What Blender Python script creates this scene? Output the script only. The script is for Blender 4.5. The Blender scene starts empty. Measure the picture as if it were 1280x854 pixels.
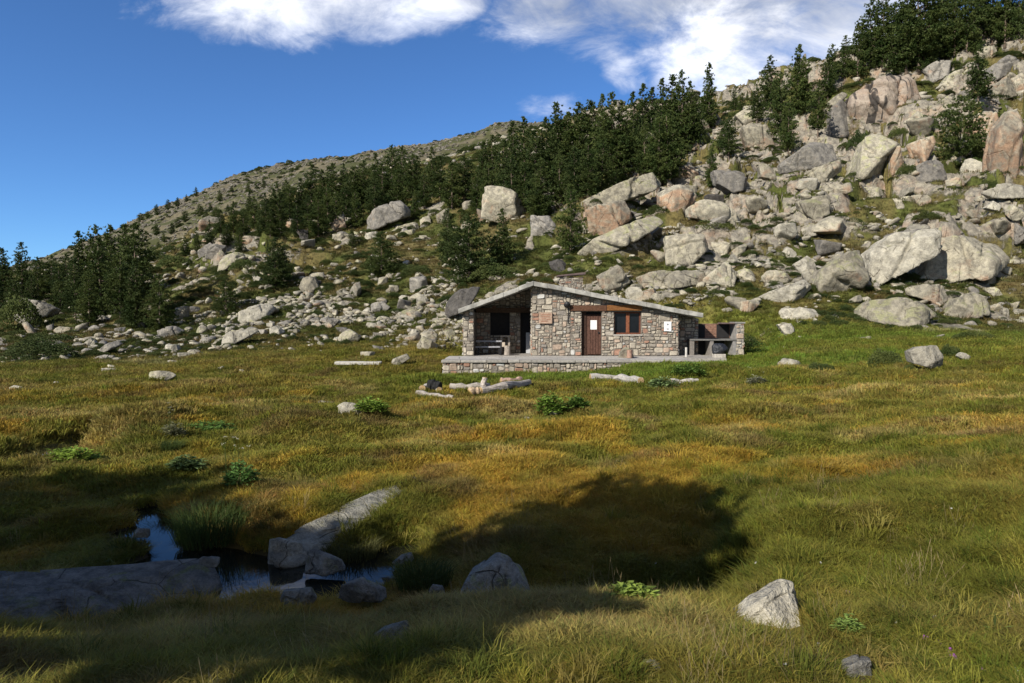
import bpy, bmesh, math, random
import numpy as np
from mathutils import Vector, Matrix

R = math.radians
rng = np.random.default_rng(11)
random.seed(5)
scene = bpy.context.scene
COL = scene.collection

# ------------------------------------------------------------------ camera
F, CX, CY = 853.33, 640.0, 427.0
PITCH = R(2.1)
SP, CP = math.sin(PITCH), math.cos(PITCH)
cam = bpy.data.cameras.new('camera'); camo = bpy.data.objects.new('camera', cam); COL.objects.link(camo)
cam.sensor_width = 36; cam.lens = 24; cam.clip_start = .05; cam.clip_end = 6000
camo.location = (0, 0, 0); camo.rotation_euler = (R(90) - PITCH, 0, 0)
scene.camera = camo

def at(px, py, Y):
    """point at forward distance Y seen at photo pixel (px, py)"""
    cx = (np.asarray(px, float) - CX) / F; cz = (CY - np.asarray(py, float)) / F
    yy = CP + SP * cz; zz = -SP + CP * cz
    return np.stack([cx / yy * Y, np.ones_like(cx) * Y, zz / yy * Y], -1)

def proj(P):
    P = np.asarray(P, float)
    d = P[..., 1] * CP - P[..., 2] * SP
    u = P[..., 1] * SP + P[..., 2] * CP
    return CX + F * P[..., 0] / d, CY - F * u / d

# ------------------------------------------------------------------ noise (numpy value noise)
def _h(ix, iy, iz, s):
    n = (ix * 374761393 + iy * 668265263 + iz * 2147483647 + s * 144665) & 0xffffffff
    n = ((n ^ (n >> 13)) * 1274126177) & 0xffffffff
    n = ((n ^ (n >> 15)) * 2246822519) & 0xffffffff
    return ((n ^ (n >> 16)) & 0xffffff) / float(0xffffff)

def vnoise(p, s=0):
    p = np.asarray(p, float)
    i = np.floor(p).astype(np.int64); f = p - i
    f = f * f * f * (f * (f * 6 - 15) + 10)
    x, y, z = i[..., 0], i[..., 1], i[..., 2]; fx, fy, fz = f[..., 0], f[..., 1], f[..., 2]
    def c(a, b, d): return _h(x + a, y + b, z + d, s)
    x00 = c(0,0,0) * (1-fx) + c(1,0,0) * fx; x10 = c(0,1,0) * (1-fx) + c(1,1,0) * fx
    x01 = c(0,0,1) * (1-fx) + c(1,0,1) * fx; x11 = c(0,1,1) * (1-fx) + c(1,1,1) * fx
    return ((x00 * (1-fy) + x10 * fy) * (1-fz) + (x01 * (1-fy) + x11 * fy) * fz) * 2 - 1

def fbm(p, o=4, s=0, g=.5):
    a, t, r = 1., 0., 0.
    p = np.asarray(p, float)
    for k in range(o):
        r = r + a * vnoise(p * (2.03 ** k) + k * 17.3, s + k); t += a; a *= g
    return r / t

def fb2(x, y, sc, o=3, s=0, g=.5):
    return fbm(np.stack([x / sc, y / sc, np.zeros_like(x) + s * 3.7], -1), o, s, g)

def sstep(a, b, x):
    t = np.clip((x - a) / (b - a), 0, 1); return t * t * (3 - 2 * t)

# ------------------------------------------------------------------ terrain table
COLS = {  # photo column: (row, forward distance) pairs down the line of sight
 -260: [(854,2.8),(800,3.6),(776,4.9),(705,6.4),(640,7.7),(585,10),(540,13.5),(500,20),(470,29.6),(440,42),(422,58),(405,70),(388,85),(360,110),(340,200),(400,480)],
 0:    [(854,2.8),(800,3.6),(776,4.9),(705,6.4),(640,7.7),(585,10),(540,13.5),(500,20),(470,29.6),(440,42),(420,58),(400,70),(382,82),(352,108),(350,200),(390,480)],
 90:   [(854,2.8),(800,3.6),(776,4.9),(705,6.4),(640,7.7),(585,10),(540,13.5),(500,20),(468,29.8),(440,42),(418,56),(395,68),(370,82),(345,108),(330,200),(332,480)],
 200:  [(854,2.8),(795,3.6),(776,4.9),(705,6.4),(640,7.7),(585,10),(540,13.3),(500,20),(468,29.8),(440,42),(415,52),(380,63),(350,80),(332,105),(320,200),(268,480)],
 300:  [(854,2.8),(790,3.65),(776,4.9),(705,6.4),(630,7.7),(580,10),(540,13),(500,19.5),(468,29.8),(438,40),(405,52),(365,62),(322,80),(290,103),(282,200),(228,480)],
 400:  [(854,2.8),(785,3.7),(776,4.9),(705,6.4),(625,7.6),(575,10),(540,12.8),(500,19.3),(468,29.5),(438,39),(400,51),(350,63),(300,80),(265,100),(240,118),(236,200),(213,480)],
 500:  [(854,2.8),(778,3.7),(776,4.9),(705,6.4),(622,7.6),(575,9.8),(540,12.5),(500,19),(469,29),(436,39),(392,51),(345,61),(285,82),(250,98),(220,115),(216,200),(204,480)],
 560:  [(854,2.8),(772,3.75),(776,4.9),(705,6.4),(620,7.6),(575,9.7),(540,12.4),(500,19),(470,29),(433,39),(382,50),(340,60),(300,70),(250,90),(208,112),(206,200),(200,480)],
 640:  [(854,2.8),(770,3.75),(758,5.2),(730,5.75),(668,6.6),(620,7.6),(575,9.6),(540,12.2),(502,18.5),(470,29),(440,34),(402,42),(345,52),(300,62),(250,78),(200,98),(185,112),(182,200),(178,480)],
 720:  [(854,2.8),(765,3.8),(758,5.2),(730,5.75),(668,6.6),(620,7.5),(575,9.5),(535,12),(500,18),(468,29),(440,34),(400,42),(340,52),(300,60),(250,73),(200,90),(170,108),(175,200),(184,480)],
 800:  [(854,2.8),(762,3.85),(758,5.2),(730,5.75),(668,6.6),(615,7.5),(570,9.5),(530,12.3),(490,19),(461,29),(438,35),(400,40),(348,48),(300,58),(250,71),(200,88),(160,106),(168,200),(180,480)],
 880:  [(854,2.8),(760,3.9),(758,5.2),(730,5.75),(668,6.6),(612,7.4),(565,9.6),(525,12.6),(485,19.5),(457,28.5),(436,34),(400,39),(350,46),(300,57),(250,70),(200,88),(150,106),(165,200),(180,480)],
 960:  [(854,2.8),(762,3.8),(608,7.3),(558,9.8),(515,13.2),(478,20),(451,28),(428,34),(400,38.5),(350,45),(300,55),(250,67),(200,83),(138,98),(118,108),(130,200),(150,480)],
 1050: [(854,2.8),(765,3.75),(605,7.2),(550,10),(510,13.6),(475,20),(448,27),(424,34),(400,38),(350,44),(300,53),(250,64),(200,78),(130,91),(92,104),(110,200),(140,480)],
 1160: [(854,2.8),(768,3.7),(590,6.8),(530,9.9),(490,14.),(465,20),(446,26),(422,34),(400,39),(350,45),(300,53),(250,62),(200,74),(130,86),(75,99),(90,200),(130,480)],
 1280: [(854,2.8),(765,3.6),(585,6.4),(515,9.8),(478,14.2),(456,20),(440,26),(420,34),(400,40),(350,46),(300,53),(250,60),(200,70),(130,80),(58,93),(45,105),(60,200),(110,480)],
 1540: [(854,2.8),(755,3.5),(570,6.2),(500,9.6),(465,14),(446,20),(430,26),(412,34),(388,40),(330,46),(270,53),(210,60),(150,70),(70,80),(0,93),(-30,105),(0,200),(60,480)],
}
LR = np.linspace(math.log(.25), math.log(2600), 420)
cth, cz = [], []
for px, pts in COLS.items():
    P = np.array([at(px, py, Y) for py, Y in pts])
    th = math.atan2(P[0, 0], P[0, 1]); r = np.hypot(P[:, 0], P[:, 1]); z = P[:, 2]
    lr = np.log(np.concatenate([[.25, 1.9], r, [760, 2600]]))
    zz = np.concatenate([[-1.5, -1.5], z, [z[-1] * .55 - 12, z[-1] * .3 - 40]])
    cth.append(th); cz.append(np.interp(LR, lr, zz))
gen = np.interp(LR, np.log([.25, 2, 12, 60, 150, 500, 2600]), [-1.5, -1.5, -2.1, -2.6, -4, -10, -40])
cth = np.array([-math.pi, -1.9] + cth + [1.9, math.pi]); cz = np.array([gen, gen] + cz + [gen, gen])

FINE = np.arange(R(-42), R(42), R(.13))
TH = np.concatenate([np.arange(-180, -60, 4), np.arange(-60, -42, .8), np.degrees(FINE), np.arange(42.2, 60, .8), np.arange(60, 181, 4)])
TH = R(1) * TH; TH[-1] = math.pi
RR = np.concatenate([np.exp(np.linspace(math.log(.3), math.log(1.6), 10, endpoint=False)),
                     np.exp(np.arange(math.log(1.6), math.log(38), .0088)), np.exp(np.arange(math.log(38), math.log(120), .0034)), np.exp(np.arange(math.log(120), math.log(170), .0088)),
                     np.exp(np.arange(math.log(170), math.log(560), .0075)),
                     np.exp(np.linspace(math.log(560), math.log(2500), 16))])
# interpolate the columns to the grid, smoothly
tmp = np.array([np.interp(np.log(RR), LR, c) for c in cz])
UT = np.linspace(-math.pi, math.pi, 1441)
TB = np.array([np.interp(UT, cth, tmp[:, j]) for j in range(len(RR))]).T
def gblur(A, n, ax):
    k = np.exp(-np.linspace(-2, 2, 2 * n + 1) ** 2); k /= k.sum()
    pad = [(0, 0), (0, 0)]; pad[ax] = (n, n)
    B = np.pad(A, pad, mode='edge'); O = np.zeros_like(A)
    for i, w in enumerate(k):
        O += w * (B[i:i + A.shape[0], :] if ax == 0 else B[:, i:i + A.shape[1]])
    return O
TB = gblur(gblur(TB, 9, 0), 7, 1)
Z = np.array([np.interp(TH, UT, TB[:, j]) for j in range(len(RR))]).T
GT, GR = np.meshgrid(TH, RR, indexing='ij')
X = np.sin(GT) * GR; Y = np.cos(GT) * GR
RPX, RPY = proj(np.stack([X, np.maximum(Y, .2), Z], -1))

def seg_dist(x, y, pts):
    d = np.full(x.shape, 1e9)
    for (ax, ay), (bx, by) in zip(pts[:-1], pts[1:]):
        vx, vy = bx - ax, by - ay; L = vx * vx + vy * vy
        t = np.clip(((x - ax) * vx + (y - ay) * vy) / L, 0, 1)
        d = np.minimum(d, np.hypot(x - ax - t * vx, y - ay - t * vy))
    return d

def plane_pt(px, py, z):
    d = at(px, py, 1.0); t = z / d[2]; return (d[0] * t, d[1] * t)

WZ = -2.36     # pool water level
WZ2 = -2.47    # upper stream water level
pool = [plane_pt(*q, WZ) for q in [(180, 640), (200, 668), (238, 700), (330, 722), (425, 722)]]
pool2 = [plane_pt(*q, WZ) for q in [(240, 705), (320, 728), (400, 735)]]
gully = [plane_pt(*q, -2.3) for q in [(425, 722), (540, 742), (640, 752), (760, 757), (900, 757)]]
gully2 = [plane_pt(*q, WZ) for q in [(410, 712), (470, 700), (500, 690)]]
up_str = [plane_pt(*q, WZ2) for q in [(-120, 600), (20, 583), (52, 572), (72, 560), (110, 548), (180, 541), (215, 534)]]
up2 = [plane_pt(*q, -2.45) for q in [(600, 524), (640, 528), (690, 520), (730, 508)]]
def carve(Z, pts, w, depth, zt=None):
    d = seg_dist(X, Y, pts) + .12 * fb2(X, Y, .5, 3, 9)
    m = 1 - sstep(w * .55, w * 1.25, d)
    t = (Z - depth) if zt is None else np.minimum(Z, zt)
    return Z * (1 - m) + t * m

yb = np.clip(Y, 0, None)
near = sstep(1.5, 4, GR)
meadow = 1 - sstep(36, 48, GR)
slope = sstep(38, 52, Y) * (1 - sstep(150, 190, GR)) * (Y > 0)
mount = sstep(165, 215, GR)
Z += near * (1 - sstep(9, 30, GR)) * (.13 * fb2(X, Y, 1.5, 3, 1) + .075 * fb2(X, Y, .5, 2, 2) + .025 * fb2(X, Y, .16, 2, 77))
Z += near * meadow * sstep(6.5, 11, GR) * (1 - sstep(24, 34, GR)) * (.36 * np.abs(fb2(X, Y, 3.6, 3, 15)) * 2 - .17)
Z += near * meadow * sstep(9, 30, GR) * (.24 * fb2(X, Y, 3.2, 3, 3) + .13 * fb2(X, Y, .9, 2, 4))
Z += slope * (1.1 * fb2(X, Y, 9, 3, 5) + .7 * np.abs(fb2(X, Y, 3.5, 4, 6)) + .18 * fb2(X, Y, 1.1, 3, 12))
Z += mount * (4.5 * fb2(X, Y, 45, 4, 7) + 1.6 * fb2(X, Y, 7, 3, 8))
# jagged outcrop on the far ridge
Z += sstep(440, 470, GR) * np.exp(-((RPX - 628) / 34) ** 2) * (1 - sstep(520, 560, GR)) * (1.5 + 7 * np.abs(fb2(X, Y, 9, 3, 21)))
# ledges and short cliffs of bare rock
def cliff_mask(px, py):
    a = np.clip((px - 620) / 140, 0, 1) * np.clip((345 - py) / 60, 0, 1)
    b = np.exp(-((px - 300) / 90) ** 2 - ((py - 320) / 30) ** 2)
    c = np.clip((px - 960) / 200, 0, 1) * np.clip((420 - py) / 60, 0, 1)
    return np.clip(np.maximum(np.maximum(a, b), .7 * c), 0, 1)
CM = cliff_mask(RPX, RPY) * slope
for st, am, sd_ in ((3.4, 1.0, 51), (1.3, .8, 52)):
    t_ = (Z + 1.6 * fb2(X, Y, 11, 3, sd_) + .5 * fb2(X, Y, 2.5, 3, sd_ + 3)) / st; f_ = t_ - np.floor(t_)
    Z += CM * am * st * (sstep(.36, .62, f_) - f_) * (.35 + .65 * sstep(-.2, .25, fb2(X, Y, 7, 2, sd_ + 7)))
def blocks(x, y, sx, sy, seed):
    """jointed rock: cell id noise, local tilt and distance to the joints"""
    x = x / sx + .35 * vnoise(np.stack([x / sx, y / sy, 0 * x], -1), seed + 40); y = y / sy + .35 * vnoise(np.stack([x * .8, y / sy, 0 * x + 9], -1), seed + 41)
    ix, iy = np.floor(x).astype(np.int64), np.floor(y).astype(np.int64); d1 = np.full(x.shape, 9.); d2 = d1.copy(); h = np.zeros(x.shape)
    for a in (-1, 0, 1):
        for b in (-1, 0, 1):
            cx = ix + a + .1 + .8 * _h(ix + a, iy + b, 0 * ix, seed); cy = iy + b + .1 + .8 * _h(ix + a, iy + b, 0 * ix + 1, seed)
            d = np.hypot(x - cx, y - cy); v = _h(ix + a, iy + b, 0 * ix + 2, seed) + (_h(ix + a, iy + b, 0 * ix + 3, seed) - .5) * 1.3 * (x - cx) + (_h(ix + a, iy + b, 0 * ix + 4, seed) - .5) * 1.3 * (y - cy)
            n_ = d < d1; d2 = np.where(n_, d1, np.minimum(d2, d)); h = np.where(n_, v, h); d1 = np.where(n_, d, d1)
    return h, d2 - d1
ca, sa = math.cos(.5), math.sin(.5); XR, YR = X * ca + Y * sa, (Y * ca - X * sa)
BM = np.clip(CM * 1.25, 0, 1) * sstep(-.28, .02, fb2(X, Y, 8, 3, 61))
b1, e1 = blocks(XR, YR, 5.0, 5.0, 1); b2, e2 = blocks(XR, YR, 1.9, 2.3, 2)
Z += BM * (2.6 * b1 - 1.1 * (1 - sstep(0, .09, e1)) + .6 * b2 - .45 * (1 - sstep(0, .11, e2)))
JOINT = np.minimum(sstep(.02, .13, e1 + .05 * fb2(X, Y, .8, 2, 62)), .35 + .65 * sstep(.0, .12, e2))
# hut pad
pad = sstep(-4.6, -3.3, X) * (1 - sstep(10.5, 12.5, X)) * sstep(29.0, 29.5, Y) * (1 - sstep(39.5, 42.5, Y))
Z = Z * (1 - pad) + np.minimum(Z, -2.15) * pad
padr = sstep(8.6, 9.3, X) * (1 - sstep(12.3, 14.5, X)) * sstep(30, 31.2, Y) * (1 - sstep(37, 40, Y))
Z = Z * (1 - padr) + (-1.9) * padr
Z = carve(Z, gully, .38, 0, -2.27 - .0)
Z = carve(Z, pool, .22, 0, WZ - .22)
Z = carve(Z, pool2, .44, 0, WZ - .25)
Z = carve(Z, gully2, .3, 0, WZ - .1)
Z = carve(Z, up_str, .62, 0, WZ2 - .2)
Z = carve(Z, up2, .5, .3)

LRR = np.log(RR)
def ground(x, y):
    x = np.asarray(x, float); y = np.asarray(y, float)
    th = np.arctan2(x, y); lr = np.log(np.maximum(np.hypot(x, y), .31))
    i = np.clip(np.searchsorted(TH, th) - 1, 0, len(TH) - 2); j = np.clip(np.searchsorted(LRR, lr) - 1, 0, len(RR) - 2)
    a = np.clip((th - TH[i]) / (TH[i + 1] - TH[i]), 0, 1); b = np.clip((lr - LRR[j]) / (LRR[j + 1] - LRR[j]), 0, 1)
    return (Z[i, j] * (1 - a) + Z[i + 1, j] * a) * (1 - b) + (Z[i, j + 1] * (1 - a) + Z[i + 1, j + 1] * a) * b

HY = np.exp(np.arange(math.log(2.2), math.log(560), .006))
def hit(px, py, ymin=0):
    """first ground point under the photo pixel"""
    P = at(px, py, 1.0)[None, :] * HY[:, None]
    g = ground(P[:, 0], P[:, 1]) - P[:, 2]
    k = np.where((g > 0) & (HY > ymin))[0]
    if len(k) == 0:
        k = [int(np.argmax(g))]
    q = P[k[0]]; return np.array([q[0], q[1], float(ground(q[0], q[1]))])

# ------------------------------------------------------------------ object helpers
def tag(o, label=None, cat=None, group=None, kind=None):
    if label: o['label'] = label
    if cat: o['category'] = cat
    if group: o['group'] = group
    if kind: o['kind'] = kind
    return o

def empty(name, loc, rz=0, label=None, cat=None, group=None):
    o = bpy.data.objects.new(name, None); COL.objects.link(o)
    o.location = loc; o.rotation_euler = (0, 0, rz); o.empty_display_size = .2
    return tag(o, label, cat, group)

def mesh_np(name, V, Fc, mat=None, smooth=False, col=None, sizes=None, fcol=None):
    """V (n,3); Fc (m,k) or flat index array with per-face sizes"""
    me = bpy.data.meshes.new(name)
    V = np.asarray(V, np.float32)
    if sizes is None:
        Fc = np.asarray(Fc, np.int32); m, k = Fc.shape
        idx = Fc.ravel(); starts = np.arange(m, dtype=np.int32) * k
    else:
        idx = np.asarray(Fc, np.int32); sizes = np.asarray(sizes, np.int32); m = len(sizes)
        starts = np.concatenate([[0], np.cumsum(sizes)[:-1]]).astype(np.int32)
    me.vertices.add(len(V)); me.vertices.foreach_set('co', V.ravel())
    me.loops.add(len(idx)); me.loops.foreach_set('vertex_index', idx)
    me.polygons.add(m); me.polygons.foreach_set('loop_start', starts)
    me.update(calc_edges=True)
    me.polygons.foreach_set('use_smooth', np.full(m, smooth, bool))
    if col is not None:
        a = me.color_attributes.new('col', 'FLOAT_COLOR', 'POINT')
        a.data.foreach_set('color', (col if col.shape[1] == 4 else np.concatenate([col, np.ones((len(V), 1))], 1)).astype(np.float32).ravel())
    if mat: me.materials.append(mat)
    me.validate()
    return me

def link(name, me, parent=None, loc=None):
    o = bpy.data.objects.new(name, me); COL.objects.link(o)
    if parent is not None: o.parent = parent
    if loc is not None: o.location = loc
    return o

class MB:
    """collects simple solids into one mesh (with a colour per vertex)"""
    def __init__(s): s.v = []; s.f = []; s.c = []
    def add(s, vs, fs, c=(1, 1, 1)):
        b = len(s.v); s.v += [tuple(map(float, v)) for v in vs]; s.f += [tuple(int(i) + b for i in f) for f in fs]; s.c += [c] * len(vs); return s
    def box(s, x0, x1, y0, y1, z0, z1, c=(1, 1, 1), M=None):
        vs = [(x, y, z) for z in (z0, z1) for y in (y0, y1) for x in (x0, x1)]
        if M is not None: vs = [tuple(M @ Vector(v)) for v in vs]
        return s.add(vs, [(0,2,3,1),(4,5,7,6),(0,1,5,4),(2,6,7,3),(0,4,6,2),(1,3,7,5)], c)
    def tube(s, pts, rad, n=8, c=(1, 1, 1), jit=0, cap=True):
        pts = [Vector(p) for p in pts]; rings = []
        if not hasattr(rad, '__len__'): rad = [rad] * len(pts)
        vs = []
        for i, p in enumerate(pts):
            t = (pts[min(i + 1, len(pts) - 1)] - pts[max(i - 1, 0)]).normalized()
            a = t.cross(Vector((0, 0, 1)) if abs(t.z) < .9 else Vector((1, 0, 0))).normalized(); b = t.cross(a)
            for k in range(n):
                q = 2 * math.pi * k / n; rr = rad[i] * (1 + jit * random.uniform(-1, 1))
                vs.append(p + (a * math.cos(q) + b * math.sin(q)) * rr)
        fs = [(i*n+k, i*n+(k+1) % n, (i+1)*n+(k+1) % n, (i+1)*n+k) for i in range(len(pts)-1) for k in range(n)]
        if cap: fs += [tuple(range(n))[::-1], tuple((len(pts)-1)*n + k for k in range(n))]
        return s.add(vs, fs, c)
    def build(s, name, mat, parent=None, smooth=False, bevel=0, loc=None):
        me = bpy.data.meshes.new(name); me.from_pydata(s.v, [], s.f)
        a = me.color_attributes.new('col', 'FLOAT_COLOR', 'POINT')
        a.data.foreach_set('color', np.array([tuple(c) + (1,) for c in s.c], np.float32).ravel())
        bm = bmesh.new(); bm.from_mesh(me); bmesh.ops.recalc_face_normals(bm, faces=bm.faces); bm.to_mesh(me); bm.free()
        me.materials.append(mat)
        if smooth: me.polygons.foreach_set('use_smooth', np.full(len(me.polygons), True))
        o = link(name, me, parent, loc)
        if bevel:
            m = o.modifiers.new('bevel', 'BEVEL'); m.width = bevel; m.segments = 2; m.limit_method = 'ANGLE'
        return o

# ------------------------------------------------------------------ materials
class NT:
    def __init__(s, name):
        s.m = bpy.data.materials.new(name); s.m.use_nodes = True; s.t = s.m.node_tree
        s.t.nodes.clear(); s.out = s.n('ShaderNodeOutputMaterial')
    def n(s, typ, **kw):
        x = s.t.nodes.new(typ)
        for k, v in kw.items(): setattr(x, k, v)
        return x
    def set(s, sock, v):
        if hasattr(v, 'is_output') or isinstance(v, bpy.types.NodeSocket): s.t.links.new(v, sock)
        else:
            if sock.type == 'RGBA' and not hasattr(v, '__len__'): v = (v, v, v, 1)
            if sock.type == 'RGBA' and len(v) == 3: v = tuple(v) + (1,)
            sock.default_value = v
    def math(s, op, a, b=None, c=None, clamp=False):
        x = s.n('ShaderNodeMath', operation=op); x.use_clamp = clamp; s.set(x.inputs[0], a)
        if b is not None: s.set(x.inputs[1], b)
        if c is not None: s.set(x.inputs[2], c)
        return x.outputs[0]
    def mix(s, f, a, b, mode='MIX'):
        x = s.n('ShaderNodeMix', data_type='RGBA', blend_type=mode); x.clamp_factor = True
        s.set(x.inputs[0], f); s.set(x.inputs[6], a); s.set(x.inputs[7], b); return x.outputs[2]
    def noise(s, vec, scale, det=4, rough=.55, dist=0):
        x = s.n('ShaderNodeTexNoise'); s.set(x.inputs['Vector'], vec); x.inputs['Scale'].default_value = scale
        x.inputs['Detail'].default_value = det; x.inputs['Roughness'].default_value = rough; x.inputs['Distortion'].default_value = dist
        return x.outputs['Fac']
    def ramp(s, f, a, b):
        x = s.n('ShaderNodeMapRange'); x.interpolation_type = 'SMOOTHSTEP'; s.set(x.inputs[0], f)
        x.inputs[1].default_value = a; x.inputs[2].default_value = b; return x.outputs[0]
    def vor(s, vec, scale, feat='F1', out='Distance', rnd=1):
        x = s.n('ShaderNodeTexVoronoi', feature=feat); s.set(x.inputs['Vector'], vec); x.inputs['Scale'].default_value = scale
        x.inputs['Randomness'].default_value = rnd
        return x.outputs[out]
    def scalev(s, vec, sx, sy, sz):
        x = s.n('ShaderNodeMapping'); s.set(x.inputs[0], vec); x.inputs['Scale'].default_value = (sx, sy, sz); return x.outputs[0]
    def bsdf(s, col, rough=.9, bump=None, dist=.02, strength=1., spec=.3):
        b = s.n('ShaderNodeBsdfPrincipled'); s.set(b.inputs['Base Color'], col); s.set(b.inputs['Roughness'], rough)
        b.inputs['Specular IOR Level'].default_value = spec
        if bump is not None:
            k = s.n('ShaderNodeBump'); s.set(k.inputs['Height'], bump); k.inputs['Distance'].default_value = dist
            k.inputs['Strength'].default_value = strength; s.t.links.new(k.outputs[0], b.inputs['Normal'])
        s.t.links.new(b.outputs[0], s.out.inputs[0]); return b

def rock_mat(name, base=(.47, .43, .33), base2=(.25, .23, .185), orange=.5, lichen=.5, dark=.5, streak=0, oc=(.44, .27, .165), sc=1., lc=(.38, .38, .2), ground=False):
    t = NT(name); g = t.n('ShaderNodeNewGeometry'); P = t.scalev(g.outputs['Position'], sc, sc, sc)
    oi = t.n('ShaderNodeObjectInfo')
    nz = t.n('ShaderNodeSeparateXYZ'); t.t.links.new(g.outputs['Normal'], nz.inputs[0]); up = nz.outputs[2]
    big = t.noise(P, .55, 5, .6, .4); mid = t.noise(P, 2.3, 6, .65, .3); fine = t.noise(P, 13, 5, .7); grain = t.noise(P, 55, 3, .6)
    c = t.mix(t.ramp(mid, .36, .64), base2, base)
    of = t.math('MULTIPLY', t.ramp(big, .62 - .22 * orange, .74 - .18 * orange), t.ramp(up, .75, .1))
    of = t.math('MULTIPLY', of, t.math('ADD', .25, t.math('MULTIPLY', t.ramp(t.noise(P, 1.7, 5, .6, .6), .36, .6), .75)))
    c = t.mix(t.math('MULTIPLY', of, .85), c, t.mix(fine, oc, tuple(v * .68 + .1 for v in oc)))
    lf = t.math('MULTIPLY', t.ramp(t.noise(P, 1.3, 6, .7, .5), .66 - .2 * lichen, .78 - .22 * lichen), t.ramp(up, -.1, .6))
    c = t.mix(t.math('MULTIPLY', lf, .75), c, lc)
    df = t.ramp(t.noise(P, 4.5, 7, .75, .6), .70 - .14 * dark, .78 - .12 * dark)
    c = t.mix(t.math('MULTIPLY', df, .8), c, (.075, .072, .066))
    c = t.mix(1, c, t.mix(t.ramp(fine, .25, .75), (.72, .72, .72), (1.18, 1.18, 1.18)), 'MULTIPLY')
    c = t.mix(1, c, t.mix(t.ramp(grain, .3, .7), (.82, .82, .82), (1.12, 1.12, 1.12)), 'MULTIPLY')
    if streak:
        S = t.scalev(g.outputs['Position'], 1.1, .25, .045)
        sf = t.math('MULTIPLY', t.ramp(t.noise(S, 1.25, 3, .5), .50, .56), t.ramp(t.noise(P, .8, 4), .3, .45))
        c = t.mix(t.math('MULTIPLY', sf, .92 * streak), c, (.045, .042, .04))
    tint = t.mix(oi.outputs['Random'], (.68, .67, .66), (1.14, 1.13, 1.1))
    c = t.mix(1, c, tint, 'MULTIPLY')
    cr = t.vor(t.scalev(t.mix(.35, P, t.mix(.5, t.n('ShaderNodeTexNoise').outputs['Color'], P)), 1, 1, .45), .8, 'DISTANCE_TO_EDGE')
    crk = t.math('MAXIMUM', t.ramp(cr, .0, .012), t.ramp(t.noise(P, .9, 3, .5, .8), .56, .48))
    c = t.mix(t.math('SUBTRACT', 1, crk), c, t.mix(1, c, (.35, .33, .3), 'MULTIPLY'))
    h = t.math('ADD', t.math('MULTIPLY', mid, 1.6), t.math('ADD', t.math('MULTIPLY', fine, .55), t.math('MULTIPLY', crk, .4)))
    h = t.math('ADD', h, t.math('MULTIPLY', grain, .1))
    if ground:      # turf and soil where the sheet is not bare rock
        a = t.n('ShaderNodeAttribute', attribute_name='col'); n2_ = t.noise(g.outputs['Position'], 5, 6, .65)
        tf = t.mix(1, a.outputs['Color'], t.mix(t.ramp(n2_, .3, .7), (.62,) * 3, (1.38,) * 3), 'MULTIPLY')
        k = t.ramp(t.math('ADD', a.outputs['Alpha'], t.math('MULTIPLY', t.math('SUBTRACT', t.noise(g.outputs['Position'], 1.8, 6, .7), .5), .9)), .38, .62)
        c = t.mix(k, tf, c); h = t.math('ADD', t.math('MULTIPLY', h, k), t.math('MULTIPLY', n2_, .5))
    t.bsdf(c, .92, h, .11, .9, .2)
    return t.m

M = {}
M['rock'] = rock_mat('granite_rock')
M['rock_orange'] = rock_mat('orange_granite', orange=1.7, lichen=.2, dark=.4, streak=.35, oc=(.47, .27, .15))
M['rock_green'] = rock_mat('lichened_granite', orange=.15, lichen=.85, dark=.4)
M['rock_grey'] = rock_mat('grey_granite', base=(.33, .305, .265), base2=(.19, .18, .165), orange=.1, lichen=.2, dark=.7)
M['rock_streak'] = rock_mat('streaked_granite', base=(.44, .37, .30), base2=(.33, .27, .22), orange=.75, lichen=.1, dark=.3, streak=1)
M['rock_pale'] = rock_mat('pale_granite', base=(.52, .485, .395), base2=(.31, .29, .24), orange=.05, lichen=.35, dark=.8)
M['rock_near'] = rock_mat('stream_rock', base=(.40, .385, .34), base2=(.20, .195, .175), orange=.0, lichen=.55, dark=.75, sc=3.2, lc=(.3, .33, .12))
M['rock_near_pale'] = rock_mat('slab_rock', base=(.44, .42, .35), base2=(.26, .25, .21), orange=.0, lichen=.4, dark=.6, sc=3.0, lc=(.42, .42, .24))
M['rock_far'] = rock_mat('distant_granite', base=(.24, .22, .18), base2=(.13, .12, .10), orange=.1, lichen=.3, dark=.7)
M['rock_dark'] = rock_mat('dark_granite', base=(.15, .14, .13), base2=(.09, .085, .08), orange=.2, lichen=.15, dark=.8)

def attr_mat(name, kind='GEOMETRY', rough=.9, bump=None, transl=0, var=.25, nsc=2.):
    t = NT(name); a = t.n('ShaderNodeAttribute', attribute_name='col'); a.attribute_type = kind
    g = t.n('ShaderNodeNewGeometry'); n = t.noise(g.outputs['Position'], nsc, 6, .65)
    c = t.mix(1, a.outputs['Color'], t.mix(t.ramp(n, .3, .7), (1 - var,) * 3, (1 + var,) * 3), 'MULTIPLY')
    if transl:
        b = t.n('ShaderNodeBsdfPrincipled'); t.set(b.inputs['Base Color'], c); b.inputs['Roughness'].default_value = .7; b.inputs['Specular IOR Level'].default_value = .15
        tr = t.n('ShaderNodeBsdfTranslucent'); t.set(tr.inputs[0], c)
        m = t.n('ShaderNodeMixShader'); m.inputs[0].default_value = transl
        t.t.links.new(b.outputs[0], m.inputs[1]); t.t.links.new(tr.outputs[0], m.inputs[2]); t.t.links.new(m.outputs[0], t.out.inputs[0])
    else:
        h = None
        if bump: h = t.math('ADD', n, t.math('MULTIPLY', t.noise(g.outputs['Position'], nsc * 7, 4, .7), .4))
        t.bsdf(c, rough, h, bump or .02, 1, .2)
    return t.m
M['ground'] = rock_mat('turf_soil_and_bedrock', base=(.36, .325, .26), base2=(.18, .165, .14), orange=.9, lichen=.5, dark=.85, ground=True)
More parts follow.
